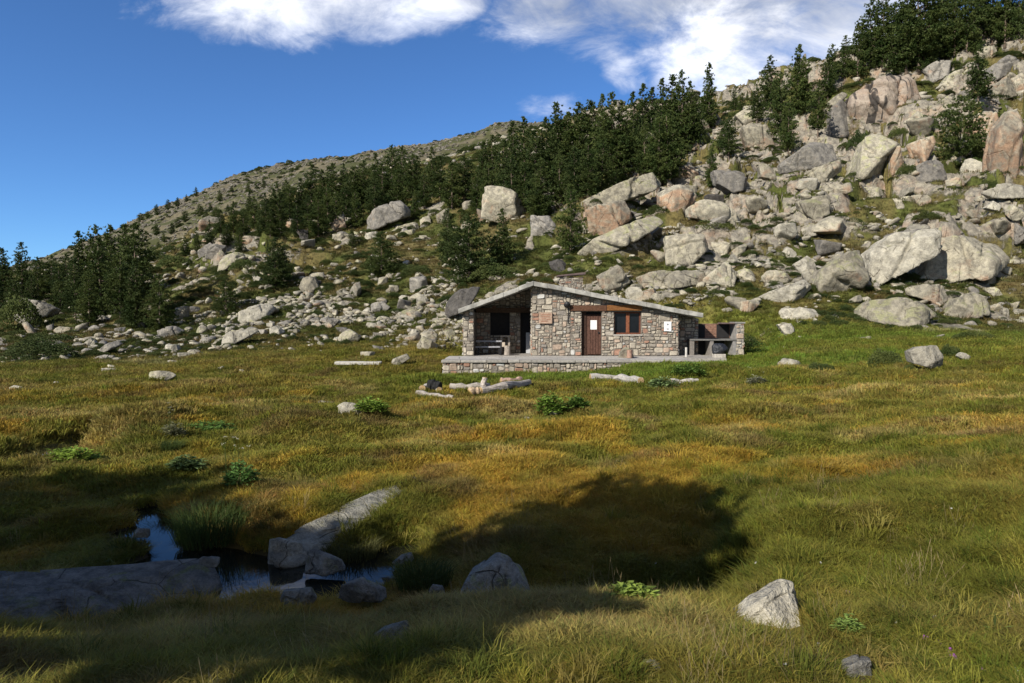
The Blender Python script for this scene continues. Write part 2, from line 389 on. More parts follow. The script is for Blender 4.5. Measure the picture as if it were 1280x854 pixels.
M['grass'] = attr_mat('grass_blades', 'INSTANCER', transl=.3, var=.2, nsc=1.2)
M['leaf'] = attr_mat('plant_leaves', 'GEOMETRY', transl=.3, var=.15, nsc=3)
M['masonry'] = attr_mat('rubble_stone', bump=.02, nsc=9, var=.22)
M['paint'] = attr_mat('painted_parts', bump=None, nsc=14, var=.12, rough=.7)
M['wood'] = attr_mat('weathered_wood', bump=.015, nsc=12, var=.3)

def needle_mat(name, c1, c2):
    t = NT(name); g = t.n('ShaderNodeNewGeometry'); oi = t.n('ShaderNodeObjectInfo')
    n = t.noise(g.outputs['Position'], .9, 4, .6)
    c = t.mix(t.ramp(n, .35, .65), c1, c2)
    c = t.mix(1, c, t.mix(oi.outputs['Random'], (.75, .8, .8), (1.25, 1.2, 1.1)), 'MULTIPLY')
    b = t.n('ShaderNodeBsdfPrincipled'); t.set(b.inputs['Base Color'], c); b.inputs['Roughness'].default_value = .65; b.inputs['Specular IOR Level'].default_value = .2
    tr = t.n('ShaderNodeBsdfTranslucent'); t.set(tr.inputs[0], c)
    m = t.n('ShaderNodeMixShader'); m.inputs[0].default_value = .2
    t.t.links.new(b.outputs[0], m.inputs[1]); t.t.links.new(tr.outputs[0], m.inputs[2]); t.t.links.new(m.outputs[0], t.out.inputs[0])
    return t.m
M['needle'] = needle_mat('pine_needles', (.036, .062, .015), (.088, .112, .032))
M['juniper'] = needle_mat('juniper_scrub', (.05, .075, .02), (.095, .115, .035))
def plain(name, col, rough=.8, metal=0, nsc=20, var=.2, bump=0):
    t = NT(name); tc = t.n('ShaderNodeTexCoord'); n = t.noise(tc.outputs['Object'], nsc, 5, .6)
    c = t.mix(1, tuple(col), t.mix(t.ramp(n, .3, .7), (1 - var,) * 3, (1 + var,) * 3), 'MULTIPLY')
    b = t.bsdf(c, rough, n if bump else None, bump or .01); b.inputs['Metallic'].default_value = metal; return t.m
M['bark'] = plain('pine_bark', (.16, .12, .09), nsc=6, bump=.03)
M['roof'] = plain('weathered_roof_edge', (.33, .32, .29), nsc=3, var=.35, bump=.02)
M['soot_and_shade'] = plain('shade_backing', (.018, .017, .018), nsc=8)  # near black painted in for unlit openings, and for soot in the fireplaces
M['slate'] = plain('slate_cap', (.12, .085, .08), nsc=5)
M['black'] = plain('black_iron', (.02, .02, .022), .5, nsc=10)
M['bag'] = plain('black_plastic', (.025, .027, .032), .35, nsc=9, var=.3, bump=.05)
M['white'] = plain('white_sheet', (.78, .78, .76), nsc=10, var=.05)
M['glass'] = plain('dark_glass', (.01, .012, .015), .12, nsc=2)
t = NT('stream_water'); g = t.n('ShaderNodeNewGeometry')
b = t.bsdf((.010, .011, .008), .05, t.noise(g.outputs['Position'], 7, 2, .5), .0012, .5, .45); b.inputs['IOR'].default_value = 1.33
M['water'] = t.m
# ------------------------------------------------------------------ ground colour
def ground_col(x, y, z, steep=None):
    px, py = proj(np.stack([x, np.maximum(y, .2), z], -1))
    r = np.hypot(x, y)
    n1 = fb2(x, y, 2.6, 4, 31); n2 = fb2(x, y, .7, 3, 32); n3 = fb2(x, y, 8, 3, 33); n4 = fb2(x, y, 1.3, 3, 34)
    green = np.array([.098, .102, .018]); olive = np.array([.140, .122, .028]); orange = np.array([.26, .168, .028])
    straw = np.array([.235, .185, .075]); brown = np.array([.105, .072, .034]); lush = np.array([.088, .122, .020])
    def w(c, m): return c * m[..., None]
    o = sstep(-.25, .35, n1 + .5 * n2)
    # orange sward crossing the meadow in front of the hut
    band = np.exp(-(((y - 9.2 - .25 * x) / 3.0) ** 2 + ((x - .5) / 4.2) ** 2))
    band2 = np.exp(-(((y - 15) / 4.5) ** 2 + ((x + 3) / 9) ** 2))
    om = np.clip(sstep(.02, .42, n4 + .35 * n2 - .2 + .55 * band + .12 * band2), 0, 1) * (1 - sstep(19, 26, y))
    c = w(green, 1 - o) + w(olive, o)
    c = c * (1 - om[..., None] * .66) + orange * om[..., None] * .66
    sm = sstep(.05, .5, fb2(x, y, 1.9, 4, 35)) * (.75 - .35 * sstep(20, 34, r))
    c = c * (1 - sm[..., None]) + straw * sm[..., None]
    bm = sstep(.18, .5, fb2(x, y, .9, 3, 36)) * .6
    c = c * (1 - bm[..., None]) + brown * bm[..., None]
    lm = np.exp(-(((y - 26.5) / 3.0) ** 2)) * sstep(-7, -2, x) * (1 - sstep(13, 20, x))
    lm = np.maximum(lm, .8 * np.exp(-(((y - 34) / 5) ** 2)) * sstep(8, 11, x) * (1 - sstep(26, 36, x)))
    lm = np.clip(lm * (1.1 + .8 * n4), 0, 1)
    c = c * (1 - lm[..., None]) + lush * lm[..., None]
    # hillside: turf, soil and bare granite
    s = sstep(36, 50, r)
    sg = np.array([.062, .074, .020]) ; ss = np.array([.105, .088, .038]); rk = np.array([.36, .325, .25])
    q = sstep(-.3, .3, fb2(x, y, 2.4, 4, 37))
    cs = w(sg, q) + w(ss, 1 - q)
    rocky = sstep(.16, .34, fb2(x, y, 4.5, 4, 38) + .16 * cliff_mask(px, py) - .10) if steep is None else np.maximum(sstep(.20, .34, fb2(x, y, 4.5, 4, 38)), sstep(.62, 1.0, steep + .35 * fb2(x, y, 2, 3, 44)) * sstep(-.3, -.05, fb2(x, y, 8, 3, 61)) * cliff_mask(px, py))
    if steep is None: cs = cs * (1 - rocky[..., None] * .8) + rk * rocky[..., None] * .8
    c = c * (1 - s[..., None]) + cs * s[..., None]
    m = sstep(165, 230, r)
    n5 = fb2(x, y, 5.5, 4, 39); n6 = fb2(x, y, 26, 3, 40)
    rm = sstep(-.12, .16, n5 + .5 * n6 + .25 * sstep(250, 480, r) - .05)
    cm = w(np.array([.055, .060, .026]), 1 - rm) + w(np.array([.12, .108, .078]), rm)
    c = c * (1 - m[..., None]) + cm * m[..., None]
    c = c * (1 + .18 * n2[..., None])
    c = c * np.where(r < 42, 1.5, 1.08)[..., None] * np.array([1.04, 1.0, .85]) * (1 + .28 * fb2(x, y, .32, 2, 47)[..., None])
    c = np.clip(c, .01, .8)
    if steep is not None: c = np.concatenate([c, (rocky * s * (1 - m))[..., None]], -1)
    return c

# bare wet earth along the stream banks
wetd = np.minimum(seg_dist(X, Y, pool), np.minimum(seg_dist(X, Y, gully), np.minimum(seg_dist(X, Y, pool2), seg_dist(X, Y, up_str))))
_gr = np.hypot(np.gradient(Z, axis=1) / np.gradient(GR, axis=1), np.gradient(Z, axis=0) / np.maximum(GR * np.gradient(GT, axis=0), 1e-4))
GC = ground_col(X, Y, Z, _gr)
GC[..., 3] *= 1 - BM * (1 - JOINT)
def rockf(x, y):
    i = np.clip(np.searchsorted(TH, np.arctan2(x, y)), 0, len(TH) - 1); j = np.clip(np.searchsorted(RR, np.hypot(x, y)), 0, len(RR) - 1); return GC[i, j, 3]
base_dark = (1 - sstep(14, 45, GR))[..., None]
GC[..., :3] *= (1 - .45 * base_dark)          # ground tone lowered between the near blades
wet = (1 - sstep(.25, .75, wetd))[..., None]
GC[..., :3] = GC[..., :3] * (1 - wet) + np.array([.035, .026, .016]) * wet
nT, nR = X.shape
VV = np.stack([X, Y, Z], -1)
def sheet(name, j0, j1, label):
    V = VV[:, j0:j1].reshape(-1, 3); C = GC[:, j0:j1].reshape(-1, 4); n = j1 - j0
    ii, jj = np.meshgrid(np.arange(nT - 1), np.arange(n - 1), indexing='ij')
    a = ii * n + jj; Fq = np.stack([a, a + 1, a + n + 1, a + n], -1).reshape(-1, 4)
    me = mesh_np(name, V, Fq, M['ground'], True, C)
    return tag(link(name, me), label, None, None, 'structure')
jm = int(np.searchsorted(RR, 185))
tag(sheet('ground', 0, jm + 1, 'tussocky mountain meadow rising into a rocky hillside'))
tag(sheet('mountain', jm, nR, 'distant scree covered mountain ridge under the blue sky'))

def flat(name, x0, x1, y0, y1, z, mat, label):
    return tag(MB().add([(x0, y0, z), (x1, y0, z), (x1, y1, z), (x0, y1, z)], [(0, 1, 2, 3)]).build(name, mat), label, None, None, 'structure')
flat('water', -4.6, .3, 4.6, 8.4, WZ, M['water'], 'still dark stream pool between the rocks')
flat('water', -12, -4.3, 9.6, 13.2, WZ2, M['water'], 'small upper bend of the meadow stream')

# ------------------------------------------------------------------ scattering
PROTO = {}
def scatter(name, protos, pts, rot, scl, idx, col, label, cat, kind='stuff'):
    pc = bpy.data.collections.new(name + '_kinds')
    for k, (me) in enumerate(protos):
        o = bpy.data.objects.new('%s_kind_%02d' % (name, k), me); pc.objects.link(o)
    me = bpy.data.meshes.new(name); me.vertices.add(len(pts)); me.vertices.foreach_set('co', np.asarray(pts, np.float32).ravel())
    def att(n, typ, arr, f):
        a = me.attributes.new(n, typ, 'POINT'); a.data.foreach_set(f, np.asarray(arr).ravel())
    att('rot', 'FLOAT_VECTOR', np.asarray(rot, np.float32), 'vector'); att('scl', 'FLOAT_VECTOR', np.asarray(scl, np.float32), 'vector')
    att('idx', 'INT', np.asarray(idx, np.int32), 'value')
    if col is not None:
        att('col', 'FLOAT_COLOR', np.concatenate([col, np.ones((len(pts), 1))], 1).astype(np.float32), 'color')
    o = link(name, me); tag(o, label, cat, None, kind)
    ng = bpy.data.node_groups.new(name, 'GeometryNodeTree')
    ng.interface.new_socket('Geometry', in_out='INPUT', socket_type='NodeSocketGeometry')
    ng.interface.new_socket('Geometry', in_out='OUTPUT', socket_type='NodeSocketGeometry')
    N = ng.nodes.new; L = ng.links.new
    gi, go = N('NodeGroupInput'), N('NodeGroupOutput'); ci = N('GeometryNodeCollectionInfo'); ci.inputs[0].default_value = pc
    ci.inputs['Separate Children'].default_value = True; ci.inputs['Reset Children'].default_value = True
    ip = N('GeometryNodeInstanceOnPoints'); ip.inputs['Pick Instance'].default_value = True
    def na(n, typ):
        x = N('GeometryNodeInputNamedAttribute'); x.data_type = typ; x.inputs[0].default_value = n; return x.outputs[0]
    er = N('FunctionNodeEulerToRotation'); L(na('rot', 'FLOAT_VECTOR'), er.inputs[0])
    L(gi.outputs[0], ip.inputs['Points']); L(ci.outputs[0], ip.inputs['Instance']); L(na('idx', 'INT'), ip.inputs['Instance Index'])
    L(er.outputs[0], ip.inputs['Rotation']); L(na('scl', 'FLOAT_VECTOR'), ip.inputs['Scale']); L(ip.outputs[0], go.inputs[0])
    md = o.modifiers.new('scatter', 'NODES'); md.node_group = ng
    return o

def tuft(n, rad, hgt, w, bend, seed, thick=1.):
    g = np.random.default_rng(seed); V = []; Fc = []
    for k in range(n):
        a = g.uniform(0, 6.283); rr = rad * math.sqrt(g.uniform()); bx, by = rr * math.cos(a), rr * math.sin(a)
        h = hgt * g.uniform(.45, 1.1); d = a + g.normal(0, .8); lean = bend * g.uniform(.2, 1.2) * (h)
        s = g.uniform(0, 6.283); wx, wy = math.cos(s) * w * .5, math.sin(s) * w * .5
        mx, my = bx + math.cos(d) * lean * .35, by + math.sin(d) * lean * .35; tx, ty = bx + math.cos(d) * lean, by + math.sin(d) * lean
        b = len(V)
        V += [(bx-wx, by-wy, -.02), (bx+wx, by+wy, -.02), (mx+wx*.8, my+wy*.8, h*.6), (mx-wx*.8, my-wy*.8, h*.6), (tx, ty, h * (1 - .25 * abs(bend)))]
        Fc += [(b, b+1, b+2), (b, b+2, b+3), (b+3, b+2, b+4)]
    return V, Fc
def tuft_mesh(name, *a):
    V, Fc = tuft(*a); return mesh_np(name, V, Fc, M['grass'])
EXCL, EXPOLY = [], []   # (x, y, rx, ry) footprints kept free of grass
# ------------------------------------------------------------------ rocks
_ico = {}
def ico(n):
    if n not in _ico:
        bm = bmesh.new(); bmesh.ops.create_icosphere(bm, subdivisions=n, radius=1)
        V = np.array([v.co[:] for v in bm.verts]); Fc = np.array([[v.index for v in f.verts] for f in bm.faces]); bm.free()
        _ico[n] = (V, Fc)
    return _ico[n]

def hull(planes_n, planes_h, ext, sub, seed, rough=.045, p=18, cracks=2, size=None):
    """rounded convex body bounded by planes n.x = h, roughened and cracked"""
    V, Fc = ico(sub); D = V * np.asarray(ext); D /= np.linalg.norm(D, axis=1)[:, None]
    N = np.asarray(planes_n, float); N /= np.linalg.norm(N, axis=1)[:, None]; H = np.maximum(np.asarray(planes_h, float), .02)
    q = np.maximum(D @ N.T, 0) / H
    r = (q ** p).sum(1) ** (-1 / p)
    P = D * r[:, None]; s = size or float(np.mean(ext)); g = np.random.default_rng(seed)
    o = g.uniform(-50, 50, 3)
    d = rough * s * (.6 * fbm(P / (s * .9) + o, 3, seed % 97) + .75 * (np.abs(fbm(P / (s * .5) + o, 4, seed % 89)) - .25) + .35 * fbm(P / (s * .13) + o, 3, seed % 83))
    for k in range(cracks):
        n = g.normal(0, 1, 3); n[2] *= .45; n /= np.linalg.norm(n); c = g.uniform(-.45, .45) * s
        e = np.abs(P @ n - c + .07 * s * fbm(P / (s * .5) + o + k, 3, 3)); d -= .06 * s * np.exp(-(e / (.028 * s)) ** 2)
        d += .022 * s * np.sign(P @ n - c) * (g.uniform() < .6)
    return P + D * d[:, None], Fc

def rockV(name, poly, mat, D=None, t=.7, tilt=22, yaw=None, seed=1, sub=5, rough=.045, cracks=2, label=None, cat='rock', group=None, sink=.12, parent=None, facets=3):
    """boulder whose outline is given in photo pixels, with a real distance and thickness"""
    poly = np.array(poly, float)
    if D is None:
        k = int(np.argmax(poly[:, 1])); cx = poly[:, 0].mean() * .5 + poly[k, 0] * .5
        D = float(hit(cx, poly[:, 1].max() - 1)[1])
    P = at(poly[:, 0], poly[:, 1], D); c2 = P.mean(0); c2 = (P.max(0) + P.min(0)) / 2 * .5 + c2 * .5
    w = np.ptp(P[:, 0]); h = np.ptp(P[:, 2]); T = t * min(w, h) if t < 5 else t
    cen = c2 + np.array([0, T * .45, 0]); k = (D + T * .25) / D
    L = (P - c2) * k
    e = np.roll(L, -1, 0) - L; n2 = np.stack([e[:, 2], np.zeros(len(e)), -e[:, 0]], -1); n2 /= np.linalg.norm(n2, axis=1)[:, None]
    if (n2 * (L + e / 2)).sum(1).mean() < 0: n2 = -n2
    hh = (n2 * L).sum(1); hh = np.maximum(hh, .08 * min(w, h))
    g = np.random.default_rng(seed)
    yw = R(g.uniform(-28, 28)) if yaw is None else R(yaw); tl = R(tilt)
    N = [*n2 + np.array([0, .12, 0])]; H = [*hh]
    N.append((math.sin(yw) * math.cos(tl), -math.cos(yw) * math.cos(tl), math.sin(tl))); H.append(T * .5 + .04 * h)
    N.append((math.sin(yw + .9) * .9, -math.cos(yw + .9), .25)); H.append(T * .5 + w * .16)
    N.append((math.sin(yw - .95) * .9, -math.cos(yw - .95), .1)); H.append(T * .5 + w * .18)
    N.append((g.uniform(-.3, .3), -.5, .85)); H.append(h * .40 + T * .12)
    for _ in range(facets):
        a_, b_ = g.uniform(-1.3, 1.3), g.uniform(-.5, 1.0); n_ = np.array([math.sin(a_) * math.cos(b_), -math.cos(a_) * math.cos(b_), math.sin(b_)])
        N.append(tuple(n_)); H.append(float(np.sqrt((n_[0] * w * .5) ** 2 + (n_[1] * T * .62) ** 2 + (n_[2] * h * .5) ** 2)) * g.uniform(.72, .98))
    N.append((0, 1, .15)); H.append(T * .55)
    V, Fc = hull(N, H, (w, T, h), sub, seed, rough, 42, cracks, (w + h) * .35 + T * .2)
    o = link(name, mesh_np(name, V, Fc, mat, True), parent, cen); tag(o, label, cat, group)
    if D < 40: EXCL.append((cen[0], cen[1], w * .42, T * .42))
    if D < 4.6: EXCL.append((cen[0] * .97, cen[1] - T * .5 - .10, w * .5, .22))
    return o

def rockG(name, poly, z, top, mat, seed=1, sub=6, rough=.03, cracks=2, tiltv=(0, 0, 1), bot=.3, side=.18, label=None, cat='rock', group=None, p=14):
    """slab whose footprint is given in photo pixels on a level z"""
    P = np.array([plane_pt(a, b, z) for a, b in poly]); c = P.mean(0); L = P - c
    e = np.roll(L, -1, 0) - L; n = np.stack([e[:, 1], -e[:, 0]], -1); n /= np.linalg.norm(n, axis=1)[:, None]
    if (n * (L + e / 2)).sum(1).mean() < 0: n = -n
    hh = np.maximum((n * L).sum(1), .03)
    N = [(a, b, side) for a, b in n] + [tiltv, (tiltv[0] + .25, tiltv[1] - .3, 1), (0, 0, -1)]
    H = [*hh, top, top * 1.06, bot]
    w, d = np.ptp(P[:, 0]), np.ptp(P[:, 1])
    V, Fc = hull(N, H, (w, d, top + bot), sub, seed, rough, p, cracks, (w + d) * .3)
    o = link(name, mesh_np(name, V, Fc, mat, True), None, (c[0], c[1], z)); tag(o, label, cat, group)
    EXPOLY.append((c, n, hh)); return o

def rock_proto(seed, sub=3, flat=.7, mat=None, rough=.06):
    g = np.random.default_rng(seed); n = g.normal(0, 1, (7, 3)); n /= np.linalg.norm(n, axis=1)[:, None]
    N = [*n, (0, 0, 1), (0, 0, -1), (1, 0, 0), (-1, 0, 0), (0, 1, 0), (0, -1, 0)]
    ex = np.array([1, g.uniform(.55, .9), flat * g.uniform(.7, 1.15)])
    H = [float(np.linalg.norm(np.array(v) * ex) * g.uniform(.5, .95)) for v in n] + [ex[2] * .85, ex[2], 1, 1, ex[1], ex[1]]
    V, Fc = hull(N, H, ex, sub, seed, rough, 34, 1, .8)
    return mesh_np('rock_shape', V * .5, Fc, mat or M['rock'], True)

def RZ(ox, oy, s): return lambda pts: [(ox + a / s, oy + b / s) for a, b in pts]
A = RZ(940, 0, 3.711); B = RZ(620, 60, 2.668); Cc = RZ(900, 220, 3.284); Dd = RZ(300, 180, 3.285); E = RZ(180, 240, 4.27); G = RZ(0, 280, 3.879)
rk, ro, rg, ry, rp, rd = 'rock', 'rock_orange', 'rock_green', 'rock_grey', 'rock_pale', 'rock_dark'
HERO = [
 (A, [(495,420),(620,350),(760,305),(805,450),(760,520),(590,608),(510,590),(480,500)], 'rock_streak', 'huge pinkish cliff block with black vertical water streaks, high on the right', 12),
 (A, [(370,500),(440,430),(490,440),(500,600),(420,640),(368,640)], ry, 'grey rounded block joined to the left side of the streaked cliff block', 15),
 (A, [(820,310),(900,262),(955,270),(950,330),(835,385)], ry, 'grey overhanging block just right above the streaked cliff block', 15),
 (A, [(930,340),(1015,305),(1010,390),(900,430),(880,420)], rg, 'greenish lichened block between the streaked cliff block and the lone tall pine', 20),
 (A, [(830,500),(970,410),(985,430),(880,510),(840,530)], rk, 'thin slanting slab right below the streaked cliff block', 30),
 (A, [(1095,320),(1200,250),(1262,250),(1262,310),(1110,380)], ry, 'grey slab at the top right edge beside the lone tall pine', 30),
 (A, [(1115,390),(1215,350),(1235,440),(1150,465),(1120,440)], rk, 'square pale block right of the lone tall pine near the right edge', 15),
 (A, [(1222,350),(1275,330),(1275,430),(1240,450)], rk, 'pale block cut by the right edge beside the square pale block', 15),
 (A, [(1050,540),(1100,505),(1165,510),(1170,600),(1140,720),(1080,730),(1040,640)], ro, 'orange stained cliff block right of the bushy pine', 8),
 (A, [(1165,590),(1220,500),(1290,495),(1290,854),(1155,854),(1150,700)], ro, 'tall orange and grey cliff block at the right edge', 8),
 (A, [(150,740),(300,655),(460,660),(440,720),(270,780),(160,800)], ry, 'long grey slab under the small pine left of the streaked cliff block', 25),
 (A, [(270,790),(420,735),(430,790),(330,850),(265,840)], rk, 'angular block with an orange foot below the long grey slab', 10),
 (A, [(560,620),(700,600),(690,690),(640,800),(490,830),(520,720)], rg, 'yellow green lichened slab directly below the streaked cliff block', 28),
 (A, [(650,690),(710,670),(715,790),(650,815)], ro, 'narrow orange block right of the yellow green slab', 8),
 (A, [(755,650),(855,630),(860,690),(790,760)], ro, 'pinkish block under the heather patch left of the bushy pine', 12),
 (A, [(740,790),(830,740),(910,735),(900,830),(750,850)], ry, 'wide grey block left below the bushy pine', 20),
 (A, [(915,830),(990,815),(990,860),(915,860)], rk, 'small square rock right below the bushy pine', 15),
 (A, [(1060,215),(1150,205),(1150,240),(1090,280),(1050,260)], rk, 'pale block right under the trees at the top right', 25),
 (A, [(320,420),(450,360),(440,400),(350,440)], rk, 'thin slab upper left of the streaked cliff block', 30),
 (A, [(360,470),(440,410),(455,435),(380,500)], rk, 'thin slab just left above the grey rounded block', 30),
 (A, [(180,540),(240,510),(225,640),(185,620)], rk, 'narrow upright rock left of the small pine on the upper right slope', 10),
 (A, [(195,690),(290,640),(370,650),(250,705)], rk, 'flat ledge rock under the small pine on the upper right slope', 30),
 (A, [(-30,480),(50,485),(60,550),(-20,560)], rg, 'yellowish block left of the tall pines on the upper right slope', 15),
 (A, [(720,560),(790,500),(830,520),(760,590)], rk, 'leaning slab right under the streaked cliff block', 25),
 (B, [(300,480),(400,420),(545,400),(590,380),(580,440),(480,500),(330,530),(295,540)], rg, 'broad pale slab below the dense middle pines', 32),
 (B, [(305,545),(440,495),(465,560),(340,640),(320,630)], ro, 'large dark capped block with a pinkish face below the broad pale slab', 8),
 (B, [(550,465),(600,445),(670,490),(630,560),(570,578),(553,540)], ro, 'bright orange upright block in the middle of the cliffs', 6),
 (B, [(330,640),(540,548),(560,580),(380,680),(240,700)], rg, 'long pale green slab slanting down left below the orange block', 38),
 (B, [(570,620),(700,615),(720,660),(640,730),(575,720)], rk, 'cracked square cliff block below the dark scrub', 12),
 (B, [(735,400),(840,400),(870,470),(790,485),(740,450)], ry, 'dark grey block right of the middle lone pines', 10),
 (B, [(600,400),(655,385),(690,430),(620,445)], ro, 'small rusty block above the bright orange upright block', 8),
 (B, [(640,240),(700,230),(720,270),(650,280)], rk, 'pale rounded block under the tallest pine of the ridge', 20),
 (B, [(600,290),(680,285),(690,340),(610,340)], ro, 'pinkish block under the pale rounded block on the ridge', 12),
 (B, [(800,220),(870,180),(890,240),(830,260)], rg, 'yellowish blocky rock on the skyline right of the tallest ridge pine', 15),
 (B, [(120,560),(180,555),(200,590),(180,650),(115,650)], ry, 'grey upright rock left of the dark conical pine above the roof', 12),
 (B, [(175,710),(230,700),(240,745),(190,755)], rd, 'dark rounded boulder above the roof ridge', 15),
 (B, [(440,770),(560,735),(690,750),(700,780),(560,800),(430,810)], rk, 'long leaning slab boulder above the right half of the roof', 25),
 (B, [(450,820),(540,795),(550,825),(500,845),(450,845)], rk, 'smooth wedge boulder just behind the right roof slope', 20),
 (B, [(700,770),(780,710),(815,750),(790,795),(700,800)], rk, 'pointed triangular boulder with a brown right face', 28),
 (B, [(815,740),(860,735),(870,780),(820,785)], rg, 'small cube shaped rock right of the pointed triangular boulder', 15),
 (B, [(340,760),(410,720),(450,780),(390,825),(350,790)], rk, 'split upright boulder right of the chimney', 12),
 (B, [(645,530),(700,510),(770,520),(850,570),(800,590),(650,560)], rk, 'group block right of the bright orange upright block', 18),
 (B, [(720,640),(800,660),(780,690),(715,690)], rk, 'small pinkish rock right of the cracked square block', 20),
 (B, [(-40,460),(60,470),(110,540),(50,580),(-40,560)], rk, 'pale rounded crag left below the middle pine belt', 15),
 (B, [(245,430),(290,425),(280,450),(250,455)], rk, 'small rock among the trunks above the broad pale slab', 15),
 (B, [(505,275),(545,265),(570,300),(540,360),(495,350)], rg, 'pale crag showing between two ridge pines', 15),
 (B, [(830,260),(900,250),(930,340),(850,330)], rk, 'yellow pink crag below the skyline rock', 12),
 (B, [(700,490),(770,485),(775,530),(700,530)], rd, 'brown shaded block right of the orange block', 8),
 (B, [(880,390),(930,380),(930,440),(885,430)], rk, 'small block left under the tall double pine', 15),
 (Cc, [(640,400),(650,310),(750,230),(900,215),(985,215),(880,280),(820,420),(700,460),(650,440)], 'rock_pale', 'largest smooth grey dome boulder on the right, left of the dark crack', 12),
 (Cc, [(820,430),(870,300),(910,250),(1080,235),(1230,270),(1230,350),(1080,400),(900,445)], rk, 'huge smooth boulder with grey stains right of the dark crack', 14),
 (Cc, [(415,430),(440,380),(560,300),(650,285),(600,400),(590,450),(480,490),(420,490)], rg, 'yellow green cracked slab left of the largest dome boulder', 32),
 (Cc, [(545,580),(620,510),(760,490),(890,520),(910,570),(790,612),(640,600)], rg, 'long low whaleback boulder at the foot of the right slope', 38),
 (Cc, [(790,450),(880,445),(960,450),(960,500),(900,530),(800,490)], rk, 'split pale pink boulder between the huge domes and the whaleback', 20),
 (Cc, [(935,580),(980,500),(1070,475),(1130,530),(1100,560),(980,590)], rg, 'rounded greenish boulder right of the whaleback boulder', 30),
 (Cc, [(165,500),(200,480),(370,418),(390,460),(330,500),(260,520)], rp, 'pale wedge boulder with a dark right end on the lower right slope', 32),
 (Cc, [(235,580),(270,540),(400,545),(420,580),(380,600),(250,605)], rp, 'low white boulder right of the hut on the grass edge', 30),
 (Cc, [(185,410),(210,385),(280,400),(310,430),(200,455)], rk, 'pinkish rock above the pale wedge boulder', 25),
 (Cc, [(315,360),(370,325),(405,380),(360,400),(330,395)], rp, 'angular white rock left of the yellow green cracked slab', 20),
 (Cc, [(250,320),(285,290),(320,320),(290,345)], rp, 'pointed white rock on the mid right slope', 20),
 (Cc, [(220,230),(290,190),(310,215),(290,240)], rp, 'upper one of the two white slabs on the mid right slope', 25),
 (Cc, [(335,215),(400,200),(400,240),(350,250)], rp, 'squarish white rock right of the two white slabs', 25),
 (Cc, [(165,280),(210,240),(265,260),(200,285)], rp, 'lower one of the two white slabs on the mid right slope', 28),
 (Cc, [(330,95),(450,80),(490,140),(390,185),(350,150)], rg, 'big yellowish slab at the foot of the upper right cliffs', 32),
 (Cc, [(405,30),(540,30),(570,50),(480,80),(410,70)], rk, 'flat grey ledge above the big yellowish slab', 30),
 (Cc, [(510,60),(650,40),(700,70),(640,90),(520,90)], rg, 'flat green ledge below the yellow green lichened slab', 35),
 (Cc, [(720,90),(790,80),(800,120),(730,135)], rg, 'left of two paired rocks under the right cliffs', 20),
 (Cc, [(800,75),(860,80),(880,110),(820,135)], rk, 'right of two paired rocks under the right cliffs', 20),
 (Cc, [(1190,150),(1280,120),(1280,215),(1190,210)], ry, 'dark mottled boulder at the right edge above the huge domes', 15),
 (Cc, [(1090,60),(1180,30),(1280,30),(1280,90),(1130,90)], rp, 'smooth white slab at the right edge below the orange cliff block', 35),
 (Cc, [(1095,130),(1130,100),(1165,125),(1150,150)], rp, 'small white rock above the huge right dome', 25),
 (Cc, [(85,385),(110,378),(150,400),(140,425),(90,435)], rg, 'small greenish cube rock left of the pinkish rock', 20),
 (Cc, [(1095,460),(1140,455),(1165,490),(1130,505)], rg, 'small rounded rock right of the rounded greenish boulder', 25),
 (Cc, [(610,140),(690,148),(650,170),(612,170)], rp, 'bright flat rock above the juniper cushion on the right slope', 30),
 (Cc, [(240,610),(300,605),(320,640),(270,655)], rp, 'small white rock just below the low white boulder', 25),
 (Cc, [(100,80),(150,75),(180,110),(140,130)], rk, 'small pinkish rock at the foot of the middle cliffs', 20),
 (Cc, [(20,140),(120,160),(90,195),(30,190)], rk, 'flat rock above the barbecue on the upper slope', 25),
 (Cc, [(0,260),(70,290),(50,320),(0,315)], rk, 'pinkish rock left of the lower white slab', 25),
 (Dd, [(510,290),(560,255),(650,225),(690,260),(690,290),(600,330),(575,340),(510,365)], ry, 'big flat faced grey block in the middle left slope', 8),
 (Dd, [(505,370),(565,355),(560,390),(505,395)], rp, 'pale slab under the big flat faced grey block', 30),
 (Dd, [(610,360),(720,315),(730,340),(640,365)], rg, 'upper long pale slab right of the grey block', 35),
 (Dd, [(635,370),(720,345),(720,370),(650,385)], rg, 'lower long pale slab right of the grey block', 35),
 (Dd, [(735,310),(775,290),(785,335),(745,345)], rk, 'blocky rock at the end of the two long pale slabs', 15),
 (Dd, [(365,330),(420,275),(430,340),(400,365)], ro, 'orange streaked crag left of the big grey block', 10),
 (Dd, [(1040,220),(1080,165),(1117,190),(1117,300),(1040,330)], rk, 'tall pale crag among pines left of the middle belt', 10),
 (Dd, [(805,290),(855,260),(860,330),(810,330)], rk, 'upright pale rock above the twin dark pines', 12),
 (Dd, [(375,370),(430,365),(420,400),(380,400)], rk, 'small pale rock below the orange streaked crag', 15),
 (Dd, [(530,660),(580,645),(615,670),(600,690),(540,695)], ry, 'rounded brownish boulder in the scree left of the hut', 20),
 (Dd, [(655,690),(710,668),(735,690),(670,715)], rg, 'greenish slab in the scree left of the hut', 30),
 (Dd, [(720,640),(750,615),(775,640),(730,675)], rp, 'leaning white slab in the scree left of the hut', 20),
 (Dd, [(120,760),(150,745),(180,775),(130,790)], rp, 'pale rounded rock at the lower left of the scree', 25),
 (Dd, [(20,710),(80,655),(130,665),(100,700),(40,728)], rp, 'pale ribbed slab on the lower left slope', 35),
 (Dd, [(250,580),(300,560),(330,600),(270,610)], rk, 'broken pale rock below the lone dark pine on the left slope', 15),
